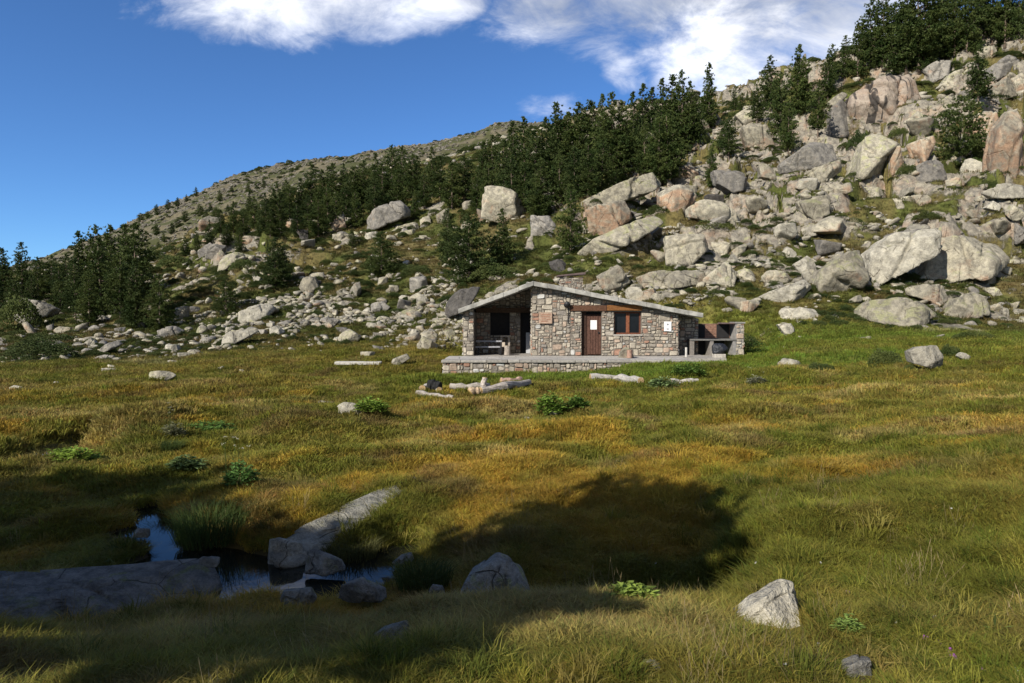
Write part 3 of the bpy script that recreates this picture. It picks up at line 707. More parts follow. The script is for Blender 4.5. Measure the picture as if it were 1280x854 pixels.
 (Dd, [(400,800),(440,760),(490,790),(470,820),(410,825)], rg, 'greenish boulder at the foot of the scree', 22),
 (Dd, [(720,830),(750,790),(800,820),(790,850),(730,850)], rg, 'lowest greenish boulder of the scree near the hut', 22),
 (Dd, [(850,650),(900,600),(980,585),(1050,620),(900,690),(870,740),(835,700)], rd, 'large dark boulder behind the left end of the roof', 10),
 (Dd, [(830,770),(870,760),(890,790),(840,800)], rg, 'smooth rock below the large dark boulder', 25),
 (Dd, [(225,350),(270,345),(280,390),(240,400)], rd, 'dark cube shaped crag under the left pine belt', 8),
 (Dd, [(910,240),(960,225),(960,265),(920,275)], rk, 'pinkish crag above the twin dark pines', 12),
 (Dd, [(970,260),(1010,290),(1015,325),(985,320)], ro, 'small orange crag right above the twin dark pines', 10),
 (E, [(260,350),(340,270),(380,300),(330,355)], ry, 'pointed slab on the far left crag', 20),
 (E, [(330,350),(350,280),(420,275),(410,320),(370,360)], ry, 'dark grey block right of the pointed slab on the far left crag', 8),
 (E, [(385,440),(400,330),(470,320),(560,330),(550,400),(470,415),(400,430)], rg, 'broad broken crag left of the lone dark pine', 22),
 (E, [(450,690),(520,640),(640,590),(685,620),(640,670),(520,705)], rp, 'long ribbed white slab right of the small dark pine', 32),
 (E, [(40,790),(60,745),(150,715),(195,740),(150,790)], ry, 'grey wedge boulder at the foot of the round pine', 15),
 (E, [(140,700),(160,620),(220,610),(210,690)], rk, 'upright pinkish rock right of the round pine', 12),
 (E, [(230,610),(300,612),(280,650),(225,655)], rd, 'dark flat topped rock right of the upright pinkish rock', 10),
 (E, [(395,830),(440,760),(540,725),(600,745),(520,790),(430,835)], rp, 'large low white boulder on the lower left meadow edge', 32),
 (E, [(665,760),(690,725),(745,745),(700,768)], rp, 'pale rock right of the large low white boulder', 25),
 (E, [(720,480),(770,450),(820,455),(790,485)], rk, 'flat pale rock right of the lone dark pine', 25),
 (E, [(825,510),(840,455),(900,450),(925,510),(870,545)], rk, 'broken upright rocks right of the flat pale rock', 12),
 (G, [(30,380),(80,360),(200,380),(245,410),(220,450),(130,475),(60,425)], 'rock_pale', 'big pale lilac grey outcrop at the left edge under the pines', 25),
 (G, [(245,520),(270,495),(370,505),(350,530),(260,535)], rk, 'low pinkish rock below the left pines', 25),
 (G, [(465,630),(490,600),(550,560),(575,590),(530,610),(480,640)], ry, 'leaning grey slab in the left meadow stones', 25),
 (G, [(685,740),(720,715),(820,715),(840,740),(800,765),(700,755)], rg, 'flat mottled rock on the left meadow', 35),
 (G, [(650,500),(690,470),(700,510),(660,515)], rp, 'upright white rock left of the grey wedge boulder', 15),
 (G, [(395,590),(430,555),(465,580),(430,600)], rp, 'pale pointed rock above the leaning grey slab', 20),
 (G, [(425,665),(500,635),(570,640),(540,660)], ry, 'long flat grey rock below the leaning grey slab', 35),
 (G, [(470,730),(490,700),(570,700),(560,725)], rp, 'round topped white rock on the left meadow', 30),
 (G, [(805,680),(810,660),(855,665),(850,683)], rp, 'small grey rock alone on the left meadow', 30),
 (G, [(30,803),(60,783),(110,795),(80,808)], rp, 'flat white stone near the left edge of the meadow', 40),
 (G, [(240,783),(260,765),(300,770),(280,790)], rp, 'small flat white stone below the green scrub on the left', 40),
]
for i, (fn, poly, mk, lab, tilt) in enumerate(HERO):
    pp = fn(poly); a = np.ptp([q[0] for q in pp])
    rockV('boulder', pp, M[mk], tilt=tilt, seed=100 + i, facets=2 if 'dome' in lab or 'smooth' in lab or 'whaleback' in lab else 4, sub=6 if a > 80 else (5 if a > 16 else 4), t=.8, cracks=3 if a > 30 else 1, label=lab, cat='boulder', rough=.06)

# boulders standing in the meadow
P0 = lambda pts: pts
rockV('boulder', Cc([(785,720),(830,700),(910,700),(945,780),(930,797),(800,770)]), M['rock_pale'], seed=21, tilt=30, label='white boulder spotted with dark lichen alone on the right meadow', cat='boulder')
rockV('rock', Cc([(245,770),(270,748),(340,765),(330,790),(250,795)]), M['rock_pale'], seed=22, tilt=30, label='pale low rock on the meadow midway between barbecue and spotted boulder')
rockV('rock', Cc([(980,740),(1000,725),(1040,745),(1030,770)]), M['rock_pale'], seed=23, tilt=30, label='small pale rock just right of the white spotted boulder')
rockV('rock', [(415,510),(428,503),(441,504),(458,516),(458,523),(430,520)], M['rock_pale'], seed=24, tilt=50, label='grey flat topped rock in the meadow beside the leafy light green plants')
rockV('rock', [(388,506),(400,501),(416,503),(416,509),(395,509)], M['rock_pale'], seed=25, tilt=50, label='thin flat stone left of the grey flat topped meadow rock')
rockV('boulder', [(864,474),(876,459),(884,455),(896,464),(899,471),(880,476)], M['rock_pale'], D=27.5, seed=26, tilt=28, label='pale pointed boulder at the right end of the terrace', cat='boulder')
rockV('rock', [(655,527),(656,521),(669,523),(667,528)], M['rock_pale'], seed=27, tilt=20, label='small square grey stone beside the dark gully in mid meadow')
rockV('rock', [(686,525),(687,513),(694,509),(704,514),(700,525)], M['rock_pale'], seed=28, tilt=15, label='upright grey stone under the leafy plants by the dark gully')
rockV('rock', [(486,459),(492,449),(508,442),(512,448),(500,456)], M['rock_pale'], seed=29, tilt=30, label='leaning pale rock behind the long stone bench')
rockV('rock', [(447,448),(450,440),(468,440),(466,449)], M['rock_green'], seed=30, tilt=30, label='low pale rock above the long stone bench')
# foreground
rockG('slab_rock', [(-70,772),(-30,735),(150,716),(265,706),(286,722),(240,748),(110,770),(-20,800)], -2.27, .09, M['rock_near'], seed=41, tiltv=(.04,-.06,1), label='broad dark lichened slab rock beside the pool at the left edge', cat='boulder', cracks=4, rough=.02)
rockG('slab_rock', [(330,674),(345,665),(440,635),(507,611),(513,615),(462,646),(380,680),(336,684)], -2.12, .03, M['rock_near_pale'], seed=42, tiltv=(-.01,-.085,1), bot=.3, side=-.35, label='long sunlit slab rock slanting back from the pool', cat='boulder', cracks=3, rough=.016)
rockV('rock', [(328,704),(330,679),(345,674),(376,681),(377,705),(350,707)], M['rock_near_pale'], D=6.45, seed=43, tilt=12, facets=0, yaw=-10, label='dark block under the near end of the sunlit slab', t=.4, cracks=1)
rockV('rock', [(370,710),(376,694),(390,688),(424,702),(430,713),(380,716)], M['rock_near'], D=6.1, seed=44, tilt=25, facets=1, label='dark wedge rock at the pool edge right under the sunlit slab', t=.4, cracks=1)
rockV('boulder', [(572,774),(577,740),(586,726),(620,704),(638,710),(654,730),(667,766),(664,783)], M['rock_near'], D=4.75, seed=45, tilt=20, sub=6, label='upright grey boulder with a pointed cap in the centre foreground', cat='boulder', t=.75, cracks=2, rough=.035)
rockV('boulder', [(918,778),(945,752),(985,733),(1004,738),(1013,754),(1004,776),(950,780)], M['rock_pale'], D=None, seed=46, tilt=40, sub=6, label='pale angular boulder half buried in grass at the right foreground', cat='boulder', t=.6, rough=.03)
rockV('rock', [(420,752),(428,733),(450,727),(480,742),(482,754)], M['rock_near'], D=5.15, seed=47, tilt=30, label='dark rounded rock at the near edge of the pool', t=.8)
rockV('rock', [(343,756),(352,741),(385,739),(392,752),(388,758)], M['rock_near'], D=5.1, seed=48, tilt=30, label='small dark rock standing in the pool water', t=.8)
rockV('rock', [(534,742),(540,732),(553,734),(556,742)], M['rock_near'], D=5.2, seed=49, tilt=30, label='tiny dark rock left of the upright foreground boulder', t=.8)
rockV('rock', [(490,705),(500,696),(512,693),(516,702),(500,708)], M['rock_near'], D=6.3, seed=50, tilt=30, label='small grey rock in the shaded grass right of the pool', t=.8)
rockV('rock', [(458,802),(478,788),(515,778),(518,790),(490,806)], M['rock_near_pale'], D=None, seed=51, tilt=45, label='flat sunlit stone beside the purple flowers in the foreground', t=.6)
rockV('rock', [(1058,860),(1064,836),(1080,829),(1098,831),(1100,853)], M['rock_near'], D=None, seed=52, tilt=30, label='dark stone at the bottom edge right of centre', t=.8)
rockV('rock', [(800,842),(803,828),(822,829),(830,836),(826,844)], M['rock_near_pale'], D=None, seed=53, tilt=45, label='small sunlit stone in the brown patch of the near grass', t=.7)
rockV('rock', [(240,704),(250,697),(272,699),(270,708)], M['rock_near'], D=5.75, seed=54, tilt=35, label='small dark rock on the tip of the broad left slab', t=.8)
rockV('rock', [(833,750),(838,744),(846,745),(848,752)], M['rock_near'], D=5.2, seed=55, tilt=35, label='little grey stone in the shaded gully behind the pine seedling', t=.8)
rockV('rock', [(163,672),(168,662),(184,663),(183,673)], M['rock_near'], D=6.9, seed=56, tilt=35, label='small dark stone at the upper end of the pool', t=.8)

# further single boulders of the slope (one object each)
protos_i = [rock_proto(500 + k, 4, .7, M[m]) for k, m in enumerate(['rock', 'rock', 'rock_pale', 'rock_green', 'rock', 'rock_grey', 'rock_pale', 'rock_orange'])]
def auto_rocks(n, region, wpx, names, label, group, seed, flat=.7):
    g = np.random.default_rng(seed); k = 0; tries = 0
    while k < n and tries < n * 30:
        tries += 1
        px, py = g.uniform(region[0], region[2]), g.uniform(region[1], region[3])
        if len(region) > 4 and not region[4](px, py): continue
        q = hit(px, py)
        if q[1] > 135 or abs(proj(q)[1] - py) > 4: continue
        w = g.uniform(*wpx) * (1.0 if g.uniform() < .8 else 1.5) / F * q[1]
        i = int(g.integers(len(names)))
        o = link('boulder', names[i], None, (q[0], q[1], q[2] + w * .12))
        o.scale = (w * g.uniform(.9, 1.25), w, w * g.uniform(.7, 1.15) * flat / .7)
        o.rotation_euler = (g.normal(0, .25), g.normal(0, .25) - .15, g.uniform(0, 6.28))
        tag(o, label, 'boulder', group); k += 1
auto_rocks(38, (640, 100, 1280, 330, lambda a, b: b > 235 - (a - 640) * .22), (14, 34), protos_i, 'granite block packed among the larger blocks of the cliffs above the hut', 'blocks filling the cliffs', 61, .65)
auto_rocks(34, (740, 320, 1280, 400), (10, 20), protos_i, 'medium pale boulder on the grassy slope right behind the hut', 'medium boulders right of the hut', 62)
auto_rocks(66, (320, 330, 600, 440, lambda a, b: a < 560), (8, 18), protos_i, 'medium pale boulder in the scree on the slope left of the hut', 'medium boulders of the scree', 63)
auto_rocks(20, (60, 400, 330, 470), (7, 15), protos_i, 'medium pale boulder among the stones on the far left meadow', 'medium boulders on the left meadow', 64)
auto_rocks(20, (240, 280, 640, 330), (8, 18), protos_i, 'medium crag block under the pines of the left belt', 'crag blocks under the left belt', 65)

# countless small stones
def scree():
    g = np.random.default_rng(70); pts, scl, rot, idx = [], [], [], []
    N = 110000
    th = g.uniform(R(-44), R(44), N); r = np.exp(g.uniform(math.log(36), math.log(165), N)); x, y = r * np.sin(th), r * np.cos(th); z = ground(x, y)
    px, py = proj(np.stack([x, y, z], -1))
    dens = .14 + 1.0 * sstep(-.12, .3, fb2(x, y, 5, 4, 71) + .1)
    scr = np.exp(-((px - 480) / 170) ** 2 - ((py - 395) / 38) ** 2)
    dens = dens * (.12 + 3.8 * scr + .42 * cliff_mask(px, py) + .95 * np.exp(-((px - 900) / 200) ** 2 - ((py - 360) / 40) ** 2) + .35 * (px < 330) * np.exp(-((py - 400) / 45) ** 2))
    dens *= sstep(462, 440, py) * sstep(37, 44, r + .0 * px + np.where(px > 900, 3, 0) * 1.0)
    dens *= 1 - (sstep(-6, -3.5, x) * (1 - sstep(10.5, 12.5, x)) * (y < 40.5))
    keep = g.uniform(0, 1, N) < dens * .62 * sstep(-.25, .2, fb2(x, y, 1.9, 3, 73) + .05)
    x, y, z, r = x[keep], y[keep], z[keep], r[keep]; n = len(x)
    s = (1.8 + 8.5 * g.uniform(0, 1, n) ** 3.0) / F * r * 1.15
    s *= np.where(g.uniform(0, 1, n) < .35, 1.3, 1)
    P = np.stack([x, y, z + s * .1], -1)
    S = np.stack([s * g.uniform(.9, 1.5, n), s, s * g.uniform(.5, 1., n)], -1)
    Rr = np.stack([g.normal(0, .3, n), g.normal(0, .3, n), g.uniform(0, 6.28, n)], -1)
    pr = [rock_proto(700 + k, 2, .75, M[m], .05) for k, m in enumerate(['rock', 'rock_pale', 'rock_pale', 'rock_green', 'rock', 'rock_grey'])]
    scatter('scree', pr, P, Rr, S, g.integers(0, 6, n), None, 'countless small pale stones of scree strewn over the slope', 'scree')
    # mountain scree
    N = 52000
    th = g.uniform(R(-40), R(6), N); r = g.uniform(190, 500, N); x, y = r * np.sin(th), r * np.cos(th); z = ground(x, y)
    keep = g.uniform(0, 1, N) < .15 + .85 * sstep(-.15, .2, fb2(x, y, 14, 4, 72)); x, y, z, r = x[keep], y[keep], z[keep], r[keep]; n = len(x)
    s = (1.2 + 4.6 * g.uniform(0, 1, n) ** 3) / F * r
    scatter('mountain_scree', [rock_proto(720 + k, 2, .75, M['rock_far'], .05) for k in range(6)], np.stack([x, y, z], -1), np.stack([g.normal(0, .3, n), g.normal(0, .3, n), g.uniform(0, 6.28, n)], -1),
            np.stack([s * 1.2, s, s * .8], -1), g.integers(0, 6, n), None, 'countless grey blocks of scree on the distant mountain ridge', 'scree')
    return n
scree()
# ------------------------------------------------------------------ trees
def pine_crown(seed, wid=.26, z0=.1, wh=34, full=1., power=.75, gap=.12):
    g = np.random.default_rng(seed); P, D = [], []
    ph = g.uniform(0, 6.28, 3)
    for k in range(wh):
        z = z0 + (1 - z0) * (k + g.uniform(-.4, .4)) / wh; z = min(max(z, z0 * .8), .985)
        u = (z - z0) / (1 - z0)
        prof = min(1., (1 - u) ** power * 1.06 + .03) * (.62 + .38 * min(1, u * 4 + .15))
        nb = int(9 * (1 - u) + 4)
        for j in range(nb):
            if g.uniform() < gap: continue
            a = g.uniform(0, 6.283)
            L = wid * prof * g.uniform(.62, 1.12) * (1 + .16 * math.sin(2 * a + ph[0] + z * 9) + .14 * math.sin(3 * a + ph[1] - z * 14))
            m = max(2, int(L / .020 * full)); el = g.uniform(-.12, .35) + .5 * u
            for q in range(m):
                t = .22 + .8 * (q + g.uniform()) / m
                x, y = math.cos(a) * L * t, math.sin(a) * L * t
                P.append((x + g.normal(0, .013), y + g.normal(0, .013), z + L * t * el * .45 + g.normal(0, .012) - .0))
                D.append((math.cos(a) * .6, math.sin(a) * .6, .75))
    for k in range(14): P.append((g.normal(0, .006), g.normal(0, .006), g.uniform(.93, 1.0))); D.append((0, 0, 1))
    P, D = np.array(P), np.array(D); n = len(P); nb = 12
    P = np.repeat(P, nb, 0); D = np.repeat(D, nb, 0)
    d = D + g.normal(0, .62, D.shape); d /= np.linalg.norm(d, axis=1)[:, None]
    s = np.cross(d, g.normal(0, 1, d.shape)); s /= np.linalg.norm(s, axis=1)[:, None]
    L = g.uniform(.014, .034, (len(P), 1)); w = L * .15
    V = np.stack([P - s * w * .6, P + s * w * .6, P + d * L * .6 + s * w, P + d * L, P + d * L * .6 - s * w], 1).reshape(-1, 3)
    b = np.arange(len(P))[:, None] * 5
    return mesh_np('crown', V, b + np.arange(5)[None, :], M['needle'])

def pine_trunk(seed, z1=.93, rad=.016):
    g = np.random.default_rng(seed); m = MB(); x = y = 0; pts = []; n = 10
    for k in range(n + 1): pts.append((x, y, -.04 + (z1 + .04) * k / n)); x += g.normal(0, .003); y += g.normal(0, .003)
    m.tube(pts, [rad * (1 - .88 * k / n) * (1.5 if k == 0 else 1) for k in range(n + 1)], 8, jit=.08)
    for k in range(16):
        z = g.uniform(.12, .8); a = g.uniform(0, 6.28); L = .16 * (1 - z) + .03
        m.tube([(0, 0, z), (math.cos(a) * L * .5, math.sin(a) * L * .5, z + .01), (math.cos(a) * L, math.sin(a) * L, z + .05)], [rad * .3, rad * .2, .001], 5)
    me = bpy.data.meshes.new('trunk'); me.from_pydata(m.v, [], m.f); me.materials.append(M['bark'])
    me.polygons.foreach_set('use_smooth', np.full(len(me.polygons), True)); return me

TREEK = {'slim': [(pine_crown(1, .17, .07, 38), pine_trunk(1)), (pine_crown(2, .2, .06, 36), pine_trunk(2)), (pine_crown(3, .185, .12, 34, gap=.2), pine_trunk(3)), (pine_crown(8, .2, .1, 32, gap=.3, power=.6), pine_trunk(8))],
         'mid': [(pine_crown(4, .25, .05, 34), pine_trunk(4)), (pine_crown(5, .27, .1, 32, gap=.22, power=.6), pine_trunk(5)), (pine_crown(9, .24, .16, 30, gap=.3, power=.5), pine_trunk(9))],
         'cap': [(pine_crown(23, .24, .70, 18, 1.4, .4, 0), pine_trunk(6)), (pine_crown(24, .22, .72, 18, 1.4, .4, 0), pine_trunk(7))],
         'tall': [(pine_crown(25, .22, .62, 22, 1.3, .45, 0), pine_trunk(6)), (pine_crown(26, .2, .6, 22, 1.3, .45, 0), pine_trunk(7))],
         'high': [(pine_crown(21, .24, .48, 24, 1.2, .5, 0), pine_trunk(6)), (pine_crown(22, .2, .5, 24, 1.2, .45, 0), pine_trunk(7))],
         'wide': [(pine_crown(6, .34, .03, 32, 1.1, .55), pine_trunk(6)), (pine_crown(7, .42, .02, 30, 1.1, .5), pine_trunk(7))]}
_tk = [0]
def pine(px, pb, pt, kind='slim', label=None, group=None, dy=0, pos=None, H=None):
    if pos is None:
        q = hit(px, pb); q[1] += 0
        top = at(px, pt, q[1]); H = max(1.2, top[2] - q[2]) * 1.03
    else: q = pos
    _tk[0] += 1; crown, trunk = TREEK[kind][_tk[0] * 7 % len(TREEK[kind])]
    e = empty('pine_tree', (q[0], q[1], q[2] - .1), random.uniform(0, 6.28), label, 'pine tree', group)
    w = random.uniform(.84, 1.28) if kind in ('slim', 'mid') else random.uniform(.92, 1.1)
    e.scale = (H * w, H * w, H)
    link('trunk', trunk, e); link('crown', crown, e); return e

ZONES = [
 ('left forest', 'dark pine in the far left forest', 'pines of the far left forest',
  [(-28,372,322,'mid'),(5,378,312,'slim'),(28,375,305,'slim'),(48,378,322,'mid'),(66,375,320,'mid'),(-8,392,335,'mid'),(40,392,345,'mid'),(76,392,335,'mid'),(100,388,292,'slim'),(122,385,284,'mid'),(95,402,325,'mid'),(140,388,285,'slim'),(158,385,283,'mid'),(172,396,281,'mid'),(170,412,325,'slim'),(150,402,318,'mid'),(112,408,340,'mid'),(126,398,300,'mid'),(84,380,318,'mid'),(18,400,350,'mid')]),
 ('left belt', 'dark pine in the left crest belt', 'pines of the left crest belt',
  [(246,318,284,'slim'),(262,308,275,'mid'),(276,300,262,'mid'),(292,294,252,'mid'),(305,300,262,'mid'),(318,288,246,'mid'),(332,290,242,'mid'),(347,290,230,'mid'),(362,282,232,'mid'),(376,276,224,'slim'),(390,272,207,'mid'),(403,272,214,'slim'),(416,266,205,'mid'),(430,262,206,'mid'),(442,266,210,'mid'),(455,262,201,'mid'),(470,252,194,'slim'),(478,262,205,'mid'),(490,248,183,'mid'),(503,250,184,'mid'),(516,256,194,'mid'),(540,248,186,'slim'),(530,262,215,'mid'),(300,318,285,'mid'),(325,312,275,'mid'),(350,305,262,'mid'),(372,300,255,'mid'),(398,298,246,'mid'),(420,290,240,'mid'),(445,285,238,'mid'),(258,285,262,'mid'),(283,312,280,'mid'),(312,272,240,'slim'),(338,300,262,'mid'),(358,268,226,'slim'),(385,290,245,'mid'),(410,282,232,'mid'),(433,276,225,'mid'),(468,275,222,'mid'),(497,268,214,'mid'),(522,248,196,'slim'),(550,250,196,'mid'),(232,322,296,'mid'),(565,262,204,'mid'),(580,256,196,'mid')]),
 ('middle belt', 'dark pine in the ridge belt above the hut', 'pines of the ridge belt',
  [(604,250,178,'slim'),(616,245,171,'slim'),(630,262,176,'mid'),(641,240,154,'slim'),(655,240,149,'slim'),(668,255,165,'mid'),(682,236,150,'slim'),(696,232,131,'slim'),(710,230,142,'mid'),(724,228,131,'mid'),(738,226,128,'mid'),(752,222,121,'slim'),(764,220,119,'slim'),(777,218,128,'mid'),(791,214,117,'mid'),(803,210,108,'slim'),(815,210,112,'mid'),(827,206,102,'slim'),(840,204,97,'slim'),(851,200,92,'slim'),(862,196,104,'mid'),(640,270,195,'mid'),(655,268,205,'mid'),(676,275,200,'mid'),(700,262,190,'mid'),(718,258,185,'mid'),(735,250,178,'mid'),(752,248,170,'mid'),(770,240,165,'mid'),(788,236,160,'mid'),(806,232,155,'mid'),(822,240,150,'slim'),(611,275,205,'mid'),(596,268,215,'mid'),(905,190,146,'mid'),(690,245,165,'mid'),(760,230,148,'mid'),(835,225,140,'mid')]),
 ('right forest', 'tall pine in the top right forest', 'pines of the top right forest',
  [(1040,108,56,'mid'),(1056,104,46,'slim'),(1072,102,30,'mid'),(1088,98,2,'mid'),(1103,95,-12,'mid'),(1118,94,5,'mid'),(1133,92,-8,'mid'),(1148,90,-25,'mid'),(1164,84,-10,'mid'),(1178,80,-30,'mid'),(1193,76,-15,'mid'),(1208,70,-30,'mid'),(1224,64,-30,'mid'),(1240,62,-30,'mid'),(1256,58,-30,'mid'),(1274,56,-25,'mid'),(1095,102,45,'mid'),(1125,98,40,'mid'),(1155,92,35,'mid'),(1186,84,30,'mid'),(1216,74,18,'mid'),(1248,62,5,'mid'),(1296,50,-30,'mid')]),
]
for zname, lab, grp, lst in ZONES:
    lst = sorted(lst); n = len(lst)
    for k, (px, pb, pt, kd) in enumerate(lst):
        pine(px, pb, pt, kd, '%s, number %d from the left' % (lab, k + 1), grp)
SOLO = [
 (927,150,116,'mid','low pine left of the tall double pine, just behind the skyline rock'),
 (946,158,110,'mid','dark pine touching the left side of the tall double pine'),
 (1034,128,70,'slim','slim pine at the lower left tip of the top right forest'),
 (200,412,344,'wide','round bushy dark pine above the grey wedge boulder on the left'),
 (283,394,346,'wide','small dark pine beside the long ribbed white slab'),
 (345,360,298,'wide','lone dense dark pine on the left slope below the belt'),
 (477,346,290,'wide','broad spreading pine on the slope left of the twin pines'),
 (440,312,286,'mid','small pine under the orange streaked crag'),
 (519,272,238,'slim','small thin pine above the two long pale slabs'),
 (560,328,262,'mid','left one of the twin dark pines behind the left roof end'),
 (586,354,268,'wide','right and largest of the twin dark pines behind the left roof end'),
 (628,334,262,'mid','slender dark pine just right of the twin dark pines'),
 (713,318,232,'mid','dark conical pine right above the roof ridge'),
 (886,166,82,'slim','tallest pine of the ridge, standing alone against the cloud'),
 (918,140,108,'slim','small pointed pine on the skyline right of the tallest ridge pine'),
 (934,130,113,'slim','tiny pine on the skyline left of the tall double pine'),
 (911,205,145,'mid','bushy pine below the skyline between the yellowish crags'),
 (889,240,176,'slim','slim leaning pine beside the dark grey block in the cliffs'),
 (962,140,72,'slim','left spire of the tall double pine on the skyline'),
 (975,185,92,'mid','low full pine in front of the tall double pine'),
 (998,150,58,'slim','right spire of the tall double pine on the skyline'),
 (985,200,130,'mid','lowest pine under the tall double pine'),
 (1022,178,110,'mid','small pine just left of the streaked cliff block'),
 (1222,135,58,'slim','lone tall pine rising in the cliffs near the right edge'),
 (1200,208,122,'wide','bushy pine in front of the orange cliff block on the right'),
 (870,196,125,'mid','pine just left below the tallest ridge pine'),
 (672,276,224,'mid','low pine left of the dark conical pine'),
]
for px, pb, pt, kd, lab in SOLO: pine(px, pb, pt, kd, lab)
# little trees dotted over the distant mountain
g = np.random.default_rng(90); k = 0
FAR = [(185,272),(176,276),(196,266),(210,260),(222,256),(233,250),(245,243),(232,275),(215,290),(250,268),(263,262),(240,297),(205,300),(228,306),(258,285),(275,250),(290,240),(222,282),(196,292),(270,272),(285,262),(198,314),(214,318),(238,318),(310,238),(330,232)]
for (px, pb) in FAR:
    q = hit(px, pb + 3, 185); H = g.uniform(3.5, 6.5) * (q[1] / 350)
    pine(0, 0, 0, 'wide' if g.uniform() < .5 else 'mid', 'tiny dark pine dotted on the distant scree mountain', 'tiny pines on the distant mountain', pos=q, H=H)

# ------------------------------------------------------------------ juniper and heather cushions
def cushion(seed, n=1500, leaf=.05, mat=None, up=.9):
    g = np.random.default_rng(seed); a = g.uniform(0, 6.283, n); u = np.sqrt(g.uniform(0, 1, n)); x, y = np.cos(a) * u * .5, np.sin(a) * u * .5
    lump = 1 + .35 * fb2(x, y, .22, 3, seed); z = np.sqrt(np.maximum(0, 1 - u ** 2)) * lump * g.uniform(.55, 1.05, n)
    P = np.repeat(np.stack([x, y, z], -1), 4, 0); m = len(P); d = P * [1.2, 1.2, .4] + [0, 0, up] + g.normal(0, .5, P.shape); d /= np.linalg.norm(d, axis=1)[:, None]
    s = np.cross(d, g.normal(0, 1, d.shape)); s /= np.linalg.norm(s, axis=1)[:, None]; L = g.uniform(.5, 1.2, (m, 1)) * leaf; w = L * .3
    d = d * [1, 1, 1.6]
    V = np.stack([P, P + d * L * .55 + s * w, P + d * L, P + d * L * .55 - s * w], 1).reshape(-1, 3)
    return mesh_np('cushion', V, np.arange(m)[:, None] * 4 + np.arange(4)[None], mat or M['juniper'])
CUSH = [cushion(k) for k in (1, 2, 3)]
JUN = [
 (1164,288,46,12,'long flat juniper cushion on top of the largest dome boulder'),(1256,134,40,9,'flat green turf cushion over the orange cliff blocks'),
 (893,292,56,14,'dark juniper mat right of the bright orange block'),(828,286,46,12,'dark juniper mat left of the other one in the middle cliffs'),
 (1110,461,46,22,'brown green heather bush left of the white spotted boulder'),(1141,468,26,12,'small juniper right under the heather bush'),(1190,452,34,20,'dark bush right behind the white spotted boulder'),
 (1028,468,36,12,'low brown heather cushion in the right meadow'),(42,452,88,24,'wide green scrub patch at the left edge of the meadow'),(60,432,60,14,'narrow green scrub strip behind the wide patch on the left'),
 (18,415,60,40,'dark scrub mound cut by the left edge'),(935,441,34,20,'leafy dark bush against the right end of the barbecue'),(1079,192,36,24,'brown heather clump left under the streaked cliff block'),
 (1126,176,26,14,'small heather clump under the foot of the streaked cliff block'),(1160,165,30,16,'heather clump left of the bushy pine'),(1228,215,40,16,'green scrub ledge under the orange cliff block'),
 (1138,222,30,14,'green scrub left below the bushy pine'),(780,262,42,8,'dark heather strip along the top of the broad pale slab'),(765,250,30,8,'thin heather strip above the dark capped block'),
 (915,152,26,9,'low scrub on the skyline crag'),(620,352,70,20,'green bushes right of the twin dark pines'),(690,340,40,10,'low green scrub above the roof ridge'),
 (330,395,22,8,'small scrub under the lone dense pine'),(397,398,18,9,'round scrub in the scree'),(520,345,40,12,'green scrub between the scree and twin pines'),
 (303,340,40,14,'dark scrub under the broad broken crag'),(1222,425,50,10,'yellow green plants right of the rounded greenish boulder'),(1040,398,50,9,'yellow green plants behind the low white boulder'),
 (215,335,50,14,'dark juniper mat above the far left crag'),(560,380,26,9,'green scrub left of the large dark boulder'),(900,372,34,9,'green scrub left of the wedge boulder'),(1240,238,30,12,'juniper on the ledge at the right edge'),
]
for i, (px, pb, w, h, lab) in enumerate(JUN):
    q = hit(px, pb - 1); s = q[1] / F
    o = link('juniper_shrub', CUSH[i % 3], None, (q[0], q[1] + w * s * .15, q[2] - .05)); o.scale = (w * s, max(w * .5, h) * s, h * s * 1.05); o.rotation_euler[2] = random.uniform(-.3, .3)
    tag(o, lab, 'shrub')
# small scrub everywhere on the slope
def scrub():
    g = np.random.default_rng(91); N = 9000; th = g.uniform(R(-43), R(43), N); r = np.exp(g.uniform(math.log(40), math.log(160), N)); x, y = r * np.sin(th), r * np.cos(th)
    keep = (g.uniform(0, 1, N) < .14 + .85 * sstep(.0, .25, fb2(x, y, 6, 3, 92))) & ~((x > -6) & (x < 13) & (y < 41.5)); x, y, r = x[keep], y[keep], r[keep]; n = len(x); z = ground(x, y)
    s = g.uniform(5, 20, n) / F * r
    scatter('low_scrub', CUSH, np.stack([x, y, z - .05], -1), np.stack([0 * x, 0 * x, g.uniform(0, 6.28, n)], -1), np.stack([s, s * .8, s * g.uniform(.18, .4, n)], -1), g.integers(0, 3, n), None,
            'patchy low juniper and heather scrub between the rocks', 'scrub')
    N = 3000; th = g.uniform(R(-38), R(4), N); r = g.uniform(190, 470, N); x, y = r * np.sin(th), r * np.cos(th)
    keep = g.uniform(0, 1, N) < .2 + .8 * sstep(.0, .3, fb2(x, y, 30, 3, 93) - .15 * sstep(230, 470, r)); x, y, r = x[keep], y[keep], r[keep]; n = len(x); s = g.uniform(3, 9, n) / F * r
    scatter('mountain_scrub', CUSH, np.stack([x, y, ground(x, y)], -1), np.stack([0 * x, 0 * x, g.uniform(0, 6.28, n)], -1), np.stack([s, s * .8, s * g.uniform(.25, .5, n)], -1), g.integers(0, 3, n), None,
            'dark scrub speckling the distant mountain ridge', 'scrub')
scrub()

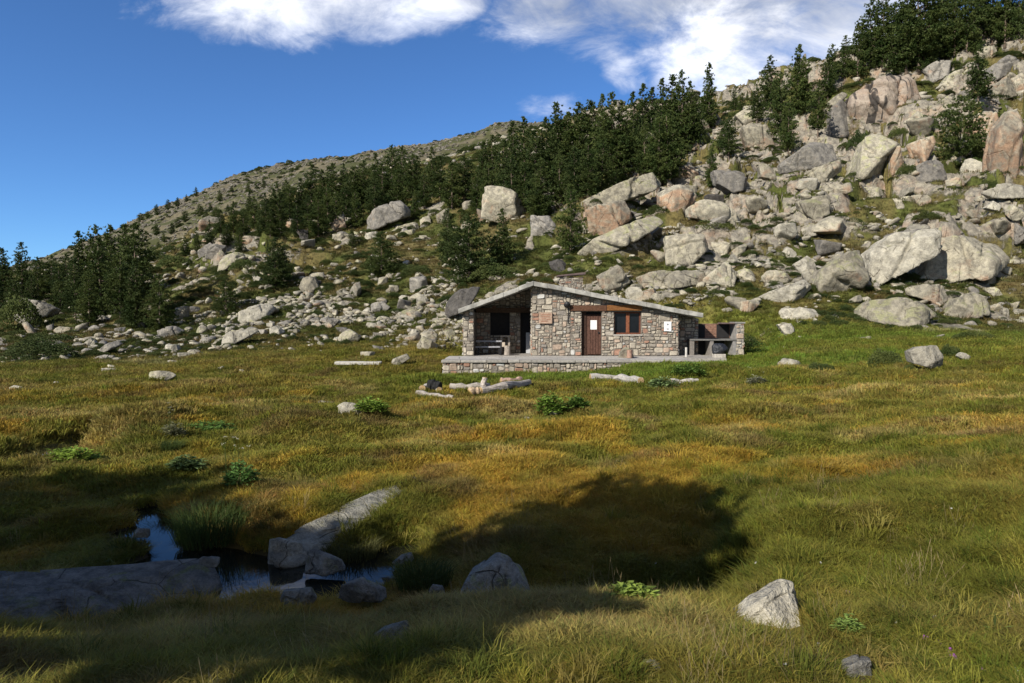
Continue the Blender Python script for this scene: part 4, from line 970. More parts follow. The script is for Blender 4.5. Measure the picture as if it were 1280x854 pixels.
# ------------------------------------------------------------------ leafy plants and flowers
def leafy(seed, n=120, rad=.35, hgt=.25, leaf=.07, col=(.10, .17, .03), flowers=0):
    g = np.random.default_rng(seed); V, Fc, C = [], [], []; SV = MB(); FL = MB()
    for k in range(n):
        a = g.uniform(0, 6.28); rr = rad * math.sqrt(g.uniform()); bx, by = rr * math.cos(a), rr * math.sin(a) * .7; h = hgt * g.uniform(.35, 1) * (1 - .45 * (rr / rad) ** 2)
        if k % 4 == 0: SV.tube([(bx * .7, by * .7, -.04), (bx, by, h)], [.004, .002], 4)
        for q in range(3):
            d = np.array([math.cos(a + q * 2.1 + g.normal(0, .3)), math.sin(a + q * 2.1 + g.normal(0, .3)), g.uniform(.1, .9)]); d /= np.linalg.norm(d)
            s = np.cross(d, [0, 0, 1]); s /= np.linalg.norm(s); L = leaf * g.uniform(.6, 1.25); p = np.array([bx, by, h * g.uniform(.7, 1)]); b = len(V)
            V += [p, p + d * L * .45 + s * L * .26, p + d * L * .45 + [0, 0, -L * .07], p + d * L * .45 - s * L * .26, p + d * L - [0, 0, L * .25]]
            Fc += [(b, b+1, b+4), (b, b+4, b+3)]; cc = np.array(col) * g.uniform(.7, 1.35); C += [cc * 1.35] * 5
    for k in range(flowers):
        x, y = g.uniform(-rad, rad), g.uniform(-rad * .5, rad * .5); h = hgt * g.uniform(1.2, 1.9)
        SV.tube([(x * .8, y, 0), (x, y, h)], [.004, .002], 4)
        for j in range(7):
            c = np.array([x, y, h]) + g.normal(0, .016, 3) * [1, 1, .3]; FL.add([c + [.007, 0, 0], c + [0, .007, 0], c - [.007, 0, 0], c - [0, .007, 0], c + [0, 0, .006]], [(0,1,4),(1,2,4),(2,3,4),(3,0,4)], (.45, .43, .33))
    return mesh_np('leaves', np.array(V), np.array(Fc), M['leaf'], False, np.array(C)), SV, FL
def leafy_plant(px, pb, wpx, hpx, label, seed, flowers=0, col=(.10, .17, .03), leaf=.07):
    q = hit(px, pb); s = q[1] / F; e = empty('leafy_plant', (q[0], q[1], q[2]), 0, label, 'plant')
    me, SV, FL = leafy(seed, int(60 + wpx * 2.2), wpx * s * .5, hpx * s, leaf, col, flowers); link('leaves', me, e); SV.c = [(.08, .12, .03)] * len(SV.v); SV.build('stem', M['leaf'], e)
    if flowers: FL.build('flower_head', M['leaf'], e)
leafy_plant(88, 584, 62, 28, 'bright green leafy plant beside the upper stream bend', 1, col=(.14, .2, .03), leaf=.11)
leafy_plant(118, 582, 36, 14, 'dull green leafy plant right of the bright one by the stream', 2, col=(.07, .11, .025), leaf=.09)
leafy_plant(258, 545, 70, 18, 'spreading leafy plant with pale dry stalks at its left', 3, col=(.08, .14, .03), leaf=.1)
leafy_plant(217, 552, 30, 26, 'pale whitish seeding plant left of the spreading leafy plant', 4, 4, col=(.13, .13, .07), leaf=.08)
leafy_plant(234, 590, 42, 22, 'small plant with narrow grey green leaves on the shadow edge', 5, col=(.10, .14, .05), leaf=.1)
leafy_plant(300, 612, 40, 38, 'leafy plant with white umbel flowers on the shadow edge', 6, 7, col=(.085, .16, .04), leaf=.08)
leafy_plant(462, 518, 46, 20, 'light green leafy plants right of the grey flat topped rock', 7, col=(.13, .19, .03), leaf=.13)
leafy_plant(690, 522, 40, 34, 'dense leafy plants over the dark gully in mid meadow', 8, col=(.13, .2, .035), leaf=.14)
leafy_plant(722, 514, 24, 20, 'darker leafy plants right of the dense ones at the gully', 9, col=(.09, .15, .03), leaf=.13)
leafy_plant(860, 474, 44, 22, 'nettle like plants growing at the terrace right of its middle', 10, col=(.09, .15, .03), leaf=.14)
leafy_plant(828, 490, 36, 20, 'pale green thistle plant right of the white log', 11, col=(.13, .18, .07), leaf=.15)
leafy_plant(706, 460, 20, 9, 'small dark plant below the terrace wall near its middle', 12, col=(.05, .09, .02), leaf=.12)
leafy_plant(940, 444, 34, 24, 'dark green leafy plants at the right end of the barbecue', 13, col=(.05, .09, .02), leaf=.14)
leafy_plant(791, 757, 58, 30, 'yellow green pine seedling in the shaded foreground gully', 14, col=(.16, .21, .04), leaf=.05)
leafy_plant(1060, 800, 34, 34, 'small light leaved herb at the right foreground', 15, col=(.12, .17, .04), leaf=.03)
leafy_plant(945, 482, 22, 12, 'whitish thistle on the meadow right of the terrace', 16, 3, col=(.2, .2, .13), leaf=.12)
# broad leaved sprout
q = hit(1243, 800); e = empty('broad_leaf_sprout', q, 0, 'single sprout with three broad pale leaves near the right edge', 'plant')
for k, (dx, dy, dz) in enumerate([(.0, .0, .11), (.09, -.02, .05), (-.06, 0, .04)]):
    m = MB(); s = np.array([0, 0, .02]); t = np.array([dx, dy, dz + .03]); md = (s + t) / 2 + [0, 0, .02]; sd = np.array([.014, .01, 0])
    m.add([s, md + sd, t, md - sd, md + [0, 0, -.005]], [(0,1,4),(1,2,4),(2,3,4),(3,0,4)], (.16, .2, .05)); m.build('leaf', M['leaf'], e)

def flower(px, py, col, name, label, cat, group, hh=.12, s=.012):
    q = hit(px, py + 12 if py < 830 else 853); t = at(px, py, q[1]); h = max(.05, t[2] - q[2])
    e = empty(name, q, 0, label, cat, group); MB().tube([(0, 0, 0), (t[0] - q[0], 0, h)], [.002, .0015], 4, (.1, .14, .04)).build('stem', M['leaf'], e)
    m = MB(); g = np.random.default_rng(int(px)); V, Fc = ico(1)
    for k in range(7):
        c = g.normal(0, s * .45, 3); m.add([tuple(v * s * .45 + c + [t[0] - q[0], 0, h]) for v in V], Fc, tuple(np.array(col) * g.uniform(.75, 1.2)))
    m.build('blossom', M['leaf'], e)
for i, (px, py, l) in enumerate([(501,786,'left purple blossom by the flat sunlit stone'),(537,791,'right purple blossom by the flat sunlit stone'),(1156,799,'topmost purple blossom of the right foreground group'),(1172,806,'second purple blossom of the right foreground group'),(1188,817,'third and largest purple blossom of the right foreground group'),(1193,824,'lowest purple blossom of the right foreground group'),(1229,840,'purple blossom near the bottom right corner'),(1059,741,'single reddish purple blossom on the right meadow'),(964,762,'small violet blossom in front of the pale angular boulder')]):
    flower(px, py, (.36, .1, .42), 'purple_flower', l, 'flower', 'purple flowers in the grass', s=.014)
for i, (px, py) in enumerate([(770,784),(828,786),(917,820),(908,826),(925,820),(1130,760),(1143,764),(1168,773),(1122,779),(1195,812),(1023,808),(687,800),(905,738),(820,704),(1026,703),(982,830),(945,703),(1190,636),(1256,680),(1270,842)]):
    flower(px, py, (.75, .75, .7), 'white_flower', 'tiny white flower dotted in the foreground grass', 'flower', 'tiny white flowers in the grass', s=.008)
# ------------------------------------------------------------------ stonework
def stone_col(g):
    r = g.uniform()
    if r < .08: c = np.array([.36, .21, .15])
    elif r < .24: c = np.array([.42, .325, .25])
    elif r < .62: c = np.array([.45, .40, .32])
    elif r < .86: c = np.array([.36, .32, .265])
    elif r < .94: c = np.array([.26, .235, .205])
    else: c = np.array([.5, .49, .46])
    return tuple(c * g.uniform(.70, 1.05))
MORT = (.17, .15, .125)
def stonework(mb, u0, u1, v0, v1, fn, holes=(), top=None, seed=1, hmin=.09, hmax=.24, proud=.04):
    """irregular rubble stones packed over the rectangle u,v; fn(u, v, out) gives the 3D point"""
    g = np.random.default_rng(seed); res = .02
    edges = sorted({u0, u1} | {h[0] for h in holes if u0 < h[0] < u1} | {h[1] for h in holes if u0 < h[1] < u1})
    for e0, e1 in zip(edges[:-1], edges[1:]):
        spans = [(v0, v1)]
        for h in holes:
            if h[0] <= e0 + .01 and h[1] >= e1 - .01: spans = [q for sp in spans for q in ((sp[0], min(sp[1], h[2])), (max(sp[0], h[3]), sp[1])) if q[1] - q[0] > .05]
        n = max(2, int(round((e1 - e0) / res))); ru = (e1 - e0) / n
        for s0, s1 in spans:
            H = np.full(n, s0)
            for _ in range(5000):
                k = int(np.argmin(H)); lo = H[k]
                if lo > s1 - .03: break
                k2 = k
                while k2 < n and abs(H[k2] - lo) < .006: k2 += 1
                big = g.uniform() < .22
                wv = g.uniform(.22, .52) if big else g.uniform(.09, .32); m_ = max(1, int(wv / ru))
                if k2 - k - m_ < .08 / ru: m_ = k2 - k
                hh = min(g.uniform(.16, hmax * 1.35) if big else g.uniform(hmin * .75, hmax * .8), s1 - lo)
                for nb in (k - 1, k2):     # finish level with a neighbour where close
                    if 0 <= nb < n and abs(H[nb] - lo - hh) < .045 and H[nb] > lo + .04: hh = H[nb] - lo
                if s1 - lo - hh < .05: hh = s1 - lo
                a, b, c, d = e0 + k * ru, e0 + (k + m_) * ru, lo, lo + hh; H[k:k + m_] = d
                zt = d if top is None else min(d, top((a + b) / 2) - .01)
                if zt - c < .04: continue
                m = g.uniform(.007, .015); j = lambda: abs(g.normal(0, .011))
                A_ = [(a + m + j(), c + m + j()), (b - m - j(), c + m + j()), (b - m - j(), zt - m - j()), (a + m + j(), zt - m - j())]
                poly = []
                for q in range(4):
                    p, n_, pr = np.array(A_[q]), np.array(A_[(q + 1) % 4]), np.array(A_[q - 1]); ct = g.uniform(.08, .42)
                    poly += [p + (pr - p) * ct * min(1, .14 / max(.01, np.linalg.norm(pr - p))), p + (n_ - p) * ct * min(1, .14 / max(.01, np.linalg.norm(n_ - p)))]
                pc = np.mean(poly, 0); o = proud * g.uniform(.2, 1.3); nn = len(poly); tu, tv = g.normal(0, .10), g.normal(0, .10)
                vs = [fn(*p, -.03) for p in poly] + [fn(*p, o * .5) for p in poly] + [fn(*(pc + (p - pc) * .8), o + (p - pc)[0] * tu + (p - pc)[1] * tv) for p in poly]
                fs = [(q, (q + 1) % nn, nn + (q + 1) % nn, nn + q) for q in range(nn)] + [(nn + q, nn + (q + 1) % nn, 2 * nn + (q + 1) % nn, 2 * nn + q) for q in range(nn)] + [tuple(2 * nn + q for q in range(nn))]
                mb.add(vs, fs, stone_col(g))

# ------------------------------------------------------------------ the hut
PX = .037735
Y0 = 32.2; TZ = -1.85
fx = lambda p, Yd=Y0: (p - 640) / F * Yd
zz = lambda p, Yd=Y0: float(at(640, p, Yd)[2])
YF = Y0 - .42; YB = 38.6                         # roof front and back
xr, zr = fx(667, YF), zz(351.5, YF)              # ridge top
xl, zl = fx(573, YF), zz(386.5, YF)
xe, ze = fx(879, YF), zz(391.5, YF)
TH_R = .21
def roof_z(x): return zr + (zl - zr) * (xr - x) / (xr - xl) if x < xr else zr + (ze - zr) * (x - xr) / (xe - xr)
under = lambda x: roof_z(x) - TH_R
hut = empty('stone_hut', (3, Y0, TZ), 0, 'low rubble stone mountain hut with a shallow gabled roof and dark porch', 'hut')
hut_inv = Matrix.Translation((-3, -Y0, -TZ))
def B_(mb, name, mat, parent=hut, **k):
    mb.v = [(v[0] - 3, v[1] - Y0, v[2] - TZ) for v in mb.v]; return mb.build(name, mat, parent, **k)
xa, xb, xc, xd = fx(579), fx(592), fx(665), fx(848)
xd2 = fx(873, Y0 + 1.3)
door = (fx(727), fx(752), TZ, zz(389.5)); win = (fx(767.5), fx(801.5), zz(418), zz(390))
def wall_prism(mb, x0, x1, y0, y1, z0, holes=(), c=MORT):
    """gabled wall block split round its openings"""
    xs = sorted({x0, x1} | {h[0] for h in holes} | {h[1] for h in holes} | ({xr} if x0 < xr < x1 else set()))
    for a, b in zip(xs[:-1], xs[1:]):
        spans = [(z0, None)]
        for h in holes:
            if h[0] <= a + 1e-6 and h[1] >= b - 1e-6: spans = [(z0, h[2]), (h[3], None)]
        for s0, s1 in spans:
            ta, tb = (under(a), under(b)) if s1 is None else (s1, s1)
            if min(ta, tb) - s0 < .01: continue
            mb.add([(a, y0, s0), (b, y0, s0), (b, y1, s0), (a, y1, s0), (a, y0, ta), (b, y0, tb), (b, y1, tb), (a, y1, ta)],
                   [(0,1,5,4),(2,3,7,6),(1,2,6,5),(3,0,4,7),(4,5,6,7),(0,3,2,1)], c)
# front wall of the main room
m = MB(); wall_prism(m, xc, xd, Y0, Y0 + .45, TZ, [door, win])
beamz = (zz(389), zz(382))
stonework(m, xc, xd, TZ, zr, lambda u, v, o: (u, Y0 - o, v), [door, win, (fx(713), fx(801), beamz[0], beamz[1])], under, 3)
B_(m, 'front_wall', M['masonry'])
m = MB(); m.box(xd - .45, xd, Y0 + .452, Y0 + 6, TZ, under(xd) - .03, MORT); stonework(m, Y0 + .0, Y0 + 1.3, TZ, under(xd), lambda u, v, o: (xd + o, u, v), seed=4)
m.box(xc, xc + .4, Y0 + .452, Y0 + 2.3, TZ, under(xc) - .01, MORT); stonework(m, Y0, Y0 + 2.3, TZ, under(xc), lambda u, v, o: (xc - o, u, v), seed=5)
B_(m, 'side_wall', M['masonry'])
# left corner pillar and left wall
m = MB(); wall_prism(m, xa, xb, Y0, Y0 + .5, TZ); stonework(m, xa, xb, TZ, 1, lambda u, v, o: (u, Y0 - o, v), (), under, 6)
stonework(m, Y0, Y0 + 6.2, TZ, 1, lambda u, v, o: (xa - o, u, v), (), lambda u: under(xa), 7); m.box(xa, xb, Y0 + .502, Y0 + 6.2, TZ, under(xa) - .01, MORT)
B_(m, 'corner_pillar', M['masonry'])
# porch back wall with its window and door
YP = Y0 + 2.25
pw = (fx(613, YP), fx(637, YP), zz(419, YP), zz(391, YP)); pd = (fx(650.5, YP), xc - .02, TZ, zz(391, YP))
m = MB(); wall_prism(m, xb, xc, YP, YP + .4, TZ, [pw, pd]); stonework(m, xb, xc, TZ, 1.6, lambda u, v, o: (u, YP - o, v), [pw, pd], under, 8)
B_(m, 'porch_wall', M['masonry'])
B_(MB().box(pw[0], pw[1], YP + .2, YP + .25, pw[2], pw[3]), 'porch_window_fill', M['soot_and_shade'])  # near black sheet standing in for the unlit porch window
B_(MB().box(pd[0], pd[1], YP + .22, YP + .27, pd[2], pd[3]), 'porch_door', M['soot_and_shade'])
B_(MB().box(xb, xc, YP - .25, YP - .04, zz(391, YP), zz(385, YP), (.07, .045, .03)), 'porch_beam', M['wood'])
# right set-back wall under the eave
m = MB(); wall_prism(m, xd + .001, xd2, Y0 + 1.3, Y0 + 1.7, TZ); stonework(m, xd, xd2, TZ, 1, lambda u, v, o: (u, Y0 + 1.3 - o, v), (), under, 9)
B_(m, 'setback_wall', M['masonry'])
m = MB(); m.box(xa + .01, xd - .01, YB - .7, YB - .3, TZ, .0, MORT); wall_prism(m, xa + .02, xd - .02, YB - .72, YB - .32, TZ); B_(m, 'back_wall', M['masonry'])
B_(MB().box(xd, xd2, YB - 3, YB - 2.6, TZ, under(xd2)- .02, MORT), 'back_wall', M['masonry'])
# roof: two slabs, a thick concrete verge in front, stone shingles on top
m = MB()
for (xA, zA, xB, zB) in ((xl, zl, xr, zr), (xr, zr, xe, ze)):
    m.add([(xA, YF + .3, zA - TH_R), (xB, YF + .3, zB - TH_R), (xB, YB, zB - TH_R), (xA, YB, zA - TH_R), (xA, YF + .3, zA - .05), (xB, YF + .3, zB - .05), (xB, YB, zB - .05), (xA, YB, zA - .05)],
          [(0,1,5,4),(1,2,6,5),(2,3,7,6),(3,0,4,7),(4,5,6,7),(0,3,2,1)], (.3, .3, .28))
roof = B_(m, 'roof', M['roof'])
m = MB(); g = np.random.default_rng(5)
n = 16
def lip(xA, zA, xB, zB, n):
    for k in range(n):
        a, b = k / n, (k + 1) / n; x0, x1 = xA + (xB - xA) * a, xA + (xB - xA) * b; z0, z1 = zA + (zB - zA) * a, zA + (zB - zA) * b
        jy, jz = g.uniform(-.03, .02), g.uniform(-.012, .012); e = .004 if k < n - 1 else 0; x1 -= e
        m.add([(x0, YF + jy, z0 - TH_R + jz), (x1, YF + jy, z1 - TH_R + jz), (x1, YF + .299, z1 - TH_R + jz), (x0, YF + .299, z0 - TH_R + jz), (x0, YF + jy, z0 + jz), (x1, YF + jy, z1 + jz), (x1, YF + .299, z1 + jz), (x0, YF + .299, z0 + jz)],
              [(0,1,5,4),(1,2,6,5),(2,3,7,6),(3,0,4,7),(4,5,6,7),(0,3,2,1)])
lip(xl, zl, xr - .002, zr, 5); lip(xr, zr, xe, ze, 12)
B_(m, 'roof_verge', M['roof'], bevel=.015)
m = MB()
for side, (xA, zA, xB, zB, n) in enumerate(((xl, zl, xr, zr, 7), (xe, ze, xr, zr, 13))):
    for k in range(n):
        a, b = k / n, (k + 1) / n; x0, x1 = xA + (xB - xA) * a, xA + (xB - xA) * (b + .04); z0, z1 = zA + (zB - zA) * a, zA + (zB - zA) * b
        y = YF + .31
        while y < YB:
            w = g.uniform(.35, .7); t = g.uniform(.03, .05); j = g.uniform(-.06, .03)
            m.add([(x0 + j, y, z0 - .045 + k * .0001), (x1, y, z1 - .045), (x1, y + w - .01, z1 - .045), (x0 + j, y + w - .01, z0 - .045), (x0 + j, y, z0 - .0 + t * .5), (x1, y, z1 - .02), (x1, y + w - .01, z1 - .02), (x0 + j, y + w - .01, z0 + t * .5)],
                  [(0,1,5,4),(1,2,6,5),(2,3,7,6),(3,0,4,7),(4,5,6,7),(0,3,2,1)]); y += w
B_(m, 'roof_tiles', M['roof'])
# chimney
YC = 35.0; cx0, cx1 = fx(700, YC), fx(729, YC); zc = zz(347, YC)
m = MB().box(cx0 + .03, cx1 - .03, YC + .03, YC + .7, roof_z(cx1) - .3, zc, MORT)
stonework(m, cx0, cx1, roof_z(cx1) - .25, zc, lambda u, v, o: (u, YC + .03 - o, v), seed=12, hmin=.07, hmax=.15); stonework(m, YC, YC + .7, roof_z(cx1) - .25, zc, lambda u, v, o: (cx0 + .03 - o, u, v), seed=13, hmin=.07, hmax=.15)
ch = B_(m, 'chimney', M['masonry'])
m = MB()
for a in (cx0, (cx0 + cx1) / 2 - .08, cx1 - .16): m.box(a, a + .16, YC + .06, YC + .6, zc, zc + .05, (.2, .18, .16))
m.add([(cx0 - .14, YC - .12, zc + .05), (cx1 + .1, YC - .12, zc + .16), (cx1 + .1, YC + .85, zc + .16), (cx0 - .14, YC + .85, zc + .05), (cx0 - .14, YC - .12, zc + .11), (cx1 + .1, YC - .12, zc + .27), (cx1 + .1, YC + .85, zc + .27), (cx0 - .14, YC + .85, zc + .11)],
      [(0,1,5,4),(1,2,6,5),(2,3,7,6),(3,0,4,7),(4,5,6,7),(0,3,2,1)], (.12, .09, .085))
m.v = [(v[0] - 3, v[1] - Y0, v[2] - TZ) for v in m.v]; m.build('chimney_cap', M['slate'], ch)
# beams over the door and the window
B_(MB().box(fx(713), fx(758), Y0 - .10, Y0 + .1, beamz[0], beamz[1], (.10, .05, .03)), 'door_lintel', M['wood'], bevel=.02)
B_(MB().box(fx(758.4), fx(802), Y0 - .13, Y0 + .1, beamz[0] + .02, beamz[1] + .02, (.19, .085, .03)), 'window_lintel', M['wood'], bevel=.02)
# door
dr = B_(MB().box(fx(733), door[1] - .0, Y0 + .2, Y0 + .26, TZ + .03, zz(393.5), (.08, .042, .03)), 'door', M['wood'])
m = MB(); nb = 5; w = (door[1] - fx(735)) / nb
for k in range(nb): m.box(fx(735) + k * w + .005, fx(735) + (k + 1) * w - .012, Y0 + .17, Y0 + .199, TZ + .06, zz(395.5), (.10, .052, .038))
m.v = [(v[0] - 3, v[1] - Y0, v[2] - TZ) for v in m.v]; m.build('plank', M['wood'], dr)
o = MB().box(fx(738.5), fx(746.5), Y0 + .155, Y0 + .168, zz(412), zz(400.5), (.8, .8, .78)); o.v = [(v[0] - 3, v[1] - Y0, v[2] - TZ) for v in o.v]; o.build('notice', M['paint'], dr)
o = MB().box(fx(748), fx(749.5), Y0 + .12, Y0 + .169, zz(417), zz(415), (.1, .1, .1)); o.v = [(v[0] - 3, v[1] - Y0, v[2] - TZ) for v in o.v]; o.build('handle', M['black'], dr)
B_(MB().box(door[0] + .002, fx(733) - .002, Y0 + .16, Y0 + .3, TZ, door[3] - .002, (.05, .028, .02)), 'reveal_shade', M['wood'])  # dark strip standing in for the shade of the left door reveal
B_(MB().box(door[0], door[1], Y0 + .3, Y0 + .34, TZ, door[3] - .01), 'shade_backing', M['soot_and_shade'])  # dark sheet standing in for the unlit room behind the door
# window
wd = B_(MB().box(win[0], win[0] + .07, Y0 + .16, Y0 + .24, win[2], win[3], (.13, .05, .03)).box(win[1] - .07, win[1], Y0 + .16, Y0 + .24, win[2], win[3], (.13, .05, .03))
        .box(win[0] + .071, win[1] - .071, Y0 + .16, Y0 + .24, win[2], win[2] + .07, (.16, .06, .035)).box(win[0] + .071, win[1] - .071, Y0 + .16, Y0 + .24, win[3] - .07, win[3], (.13, .05, .03))
        .box(fx(783.2), fx(787.4), Y0 + .15, Y0 + .25, win[2] + .071, win[3] - .071, (.2, .075, .04)), 'window', M['wood'])
o = MB().box(win[0] + .05, win[1] - .05, Y0 + .2, Y0 + .21, win[2] + .05, win[3] - .05); o.v = [(v[0] - 3, v[1] - Y0, v[2] - TZ) for v in o.v]; o.build('pane', M['glass'], wd)
B_(MB().box(win[0] - .04, win[1] + .04, Y0 - .07, Y0 + .15, win[2] - .07, win[2] - .002, (.38, .35, .31)), 'window_sill', M['masonry'])
B_(MB().box(win[0], win[1], Y0 + .3, Y0 + .34, win[2], win[3]), 'shade_backing', M['soot_and_shade'])  # dark sheet standing in for the unlit room behind the window

# things fixed on or leaning at the hut
def solid(name, mb, mat, label, cat, loc, **k):
    mb.v = [(v[0] - loc[0], v[1] - loc[1], v[2] - loc[2]) for v in mb.v]; o = mb.build(name, mat, None, loc=loc, **k); return tag(o, label, cat)
e = empty('wall_sign', (fx(682), Y0 - .06, zz(397)), 0, 'pinkish engraved board on the hut wall left of the door', 'sign')
def rel(mb, e): mb.v = [(v[0] - e.location[0], v[1] - e.location[1], v[2] - e.location[2]) for v in mb.v]; return mb
rel(MB().box(fx(673.5), fx(690), Y0 - .13, Y0 - .055, zz(404.5), zz(390.5), (.38, .27, .20)), e).build('board', M['masonry'], e, bevel=.01)
m = MB()
for (a, b, r) in [(676, 688, 393.5), (676, 687, 396), (677, 682, 398.5), (683, 688, 399), (676, 684, 401.5)]: m.box(fx(a), fx(b), Y0 - .136, Y0 - .131, zz(r + .5), zz(r - .3), (.28, .13, .08))
rel(m, e).build('engraved_line', M['paint'], e)
e = empty('information_plate', (fx(834), Y0 - .05, zz(408)), 0, 'white rectangular plate with small dark marks at the right of the window', 'sign')
rel(MB().box(fx(829.7), fx(838.7), Y0 - .075, Y0 - .052, zz(414), zz(402), (.8, .8, .78)), e).build('plate', M['paint'], e)
rel(MB().box(fx(833), fx(835.2), Y0 - .08, Y0 - .0755, zz(406.6), zz(404.6), (.25, .25, .3)).box(fx(832.8), fx(835.5), Y0 - .08, Y0 - .0755, zz(412), zz(410.6), (.25, .25, .3)), e).build('mark', M['paint'], e)
e = empty('wall_lamp', (fx(709), Y0, zz(380)), 0, 'black round wall lamp with its shadow built in below, left of the door lintel', 'lamp')
m = MB(); m.tube([(fx(710), Y0 - .02, zz(383)), (fx(709), Y0 - .16, zz(380))], [.03, .03], 8)
rel(m, e).build('bracket', M['black'], e)
rel(MB().tube([(fx(708.7), Y0 - .08, zz(380.3)), (fx(708.5), Y0 - .18, zz(380.5)), (fx(708.3), Y0 - .26, zz(381.5))], [.06, .14, .16], 12), e).build('lamp_shade', M['black'], e, smooth=True)
rel(MB().tube([(fx(710), Y0 - .07, zz(383)), (fx(710.2), Y0 - .08, zz(392)), (fx(709.4), Y0 - .07, zz(402)), (fx(709.8), Y0 - .09, zz(403.5))], [.022, .02, .022, .035], 6), e).build('lamp_shadow', M['black'], e)  # black strand shaped after the lamp's shadow on the wall
e = empty('porch_bench', (fx(605), Y0 + 1.1, TZ), 0, 'grey two railed wooden bench in the dark porch', 'bench')
bx0, bx1 = fx(594.5, Y0 + .9), fx(627, Y0 + .9)
rel(MB().box(bx0, bx1, Y0 + 1.15, Y0 + 1.2, zz(427.6, Y0 + 1.1), zz(425.8, Y0 + 1.1), (.3, .3, .32)), e).build('back_rail', M['wood'], e)
rel(MB().box(bx0, bx1, Y0 + .75, Y0 + 1.1, zz(434.6, Y0 + .8), zz(433, Y0 + .8), (.3, .3, .32)), e).build('seat', M['wood'], e)
for xx in (bx0 + .1, bx1 - .15): rel(MB().box(xx, xx + .06, Y0 + .8, Y0 + 1.14, TZ, zz(434.7, Y0 + .8)), e).build('leg', M['black'], e)
e = empty('porch_table', (fx(629), Y0 + 1.6, TZ), 0, 'small stone topped table with a box in front of the porch window', 'table')
tx0, tx1 = fx(624.5, Y0 + 1.6), fx(638.5, Y0 + 1.6); tz = zz(419.5, Y0 + 1.6)
rel(MB().box(tx0, tx1, Y0 + 1.4, Y0 + 1.95, tz - .05, tz, (.4, .36, .3)), e).build('table_top', M['masonry'], e)
rel(MB().box(tx0 + .04, tx0 + .14, Y0 + 1.5, Y0 + 1.8, TZ, tz - .052, (.35, .3, .25)), e).build('leg', M['masonry'], e); rel(MB().box(tx1 - .14, tx1 - .04, Y0 + 1.5, Y0 + 1.8, TZ, tz - .052, (.35, .3, .25)), e).build('leg', M['masonry'], e)
e = empty('box_stand', (fx(629), Y0 + .6, TZ), 0, 'dark stand holding a pale square box beside the porch stump', 'stand')
b0, b1 = fx(626.5, Y0 + .6), fx(632.5, Y0 + .6)
rel(MB().box(b0 + .04, b1 - .05, Y0 + .55, Y0 + .7, zz(433.5, Y0 + .6), zz(428, Y0 + .6), (.45, .38, .3)), e).build('pale_box', M['paint'], e)
for xx in (b0 - .05, b1 - .02): rel(MB().box(xx, xx + .035, Y0 + .5, Y0 + .75, TZ, zz(428, Y0 + .6)), e).build('leg', M['black'], e)
def stump(px, pb, r, h, Yd, label, c=(.3, .26, .22)):
    x = fx(px, Yd); m = MB(); m.tube([(0, 0, 0), (0.01, 0, h * .5), (0, .01, h)], [r * 1.08, r * .95, r], 14, c, .05); m.tube([(0, 0, h + .001), (0, 0, h + .008)], [r * .9, r * .88], 12, (.4, .31, .2))
    return tag(m.build('wood_stump', M['wood'], None, loc=(x, Yd, TZ if pb is None else pb)), label, 'stump')
stump(634, None, .15, .45, Y0 + .45, 'upright grey wood stump at the porch edge')
e = MB().box(0, .5, 0, .06, 0, 1.05, (.42, .43, .45)); o = e.build('leaning_panel', M['paint'], None, loc=(fx(657.5, YP), YP - .2, TZ)); o.rotation_euler = (R(-8), 0, 0); tag(o, 'light grey panel leaning in the porch doorway', 'panel')

# terrace
tx0, tx1 = fx(553, 28.96), fx(868, 28.96); ty0, ty1 = 28.96, Y0 - .002
ter = empty('stone_terrace', ((tx0 + tx1) / 2, ty0, TZ), 0, 'long low rubble stone terrace in front of the hut', 'terrace')
m = MB().box(tx0 + .02, tx1, ty0 + .03, ty1, -3.2, TZ - .12, MORT); stonework(m, tx0, tx1, -3.0, TZ - .11, lambda u, v, o: (u, ty0 + .03 - o, v), seed=14, hmin=.12, hmax=.3)
stonework(m, ty0, ty1, -3.0, TZ - .11, lambda u, v, o: (tx0 + .02 - o, u, v), seed=15)
rel(m, ter).build('retaining_wall', M['masonry'], ter)
m = MB(); g = np.random.default_rng(6); x = tx0 - .05
while x < tx1:
    w = g.uniform(.5, 1.1); c = np.array([.34, .32, .285]) * g.uniform(.75, 1.1); j = g.uniform(-.03, .03); m.box(x, min(x + w - .012, tx1 + .05), ty0 - .06 + j, ty0 + .5, TZ - .11, TZ - .0 + g.uniform(-.01, .012), tuple(c)); x += w
rel(m, ter).build('coping_stones', M['masonry'], ter, bevel=.015)
m = MB(); y = ty0 + .51
while y < ty1 - .05:
    x = tx0; h = min(g.uniform(.5, .8), ty1 - y)
    while x < tx1: w = g.uniform(.5, 1.2); c = np.array([.38, .36, .33]) * g.uniform(.85, 1.1); m.box(x, min(x + w - .015, tx1), y, y + h - .015, TZ - .1, TZ - .01 + g.uniform(-.008, .008), tuple(c)); x += w
    y += h
m.box(xa, xd2, Y0 - .0, YB - .8, TZ - .12, TZ - .012, (.3, .28, .26)); m.box(tx1 + .005, fx(905, 31), 30.6, 33.2, TZ - .35, TZ - .03, (.3, .28, .25))
rel(m, ter).build('paving', M['masonry'], ter)

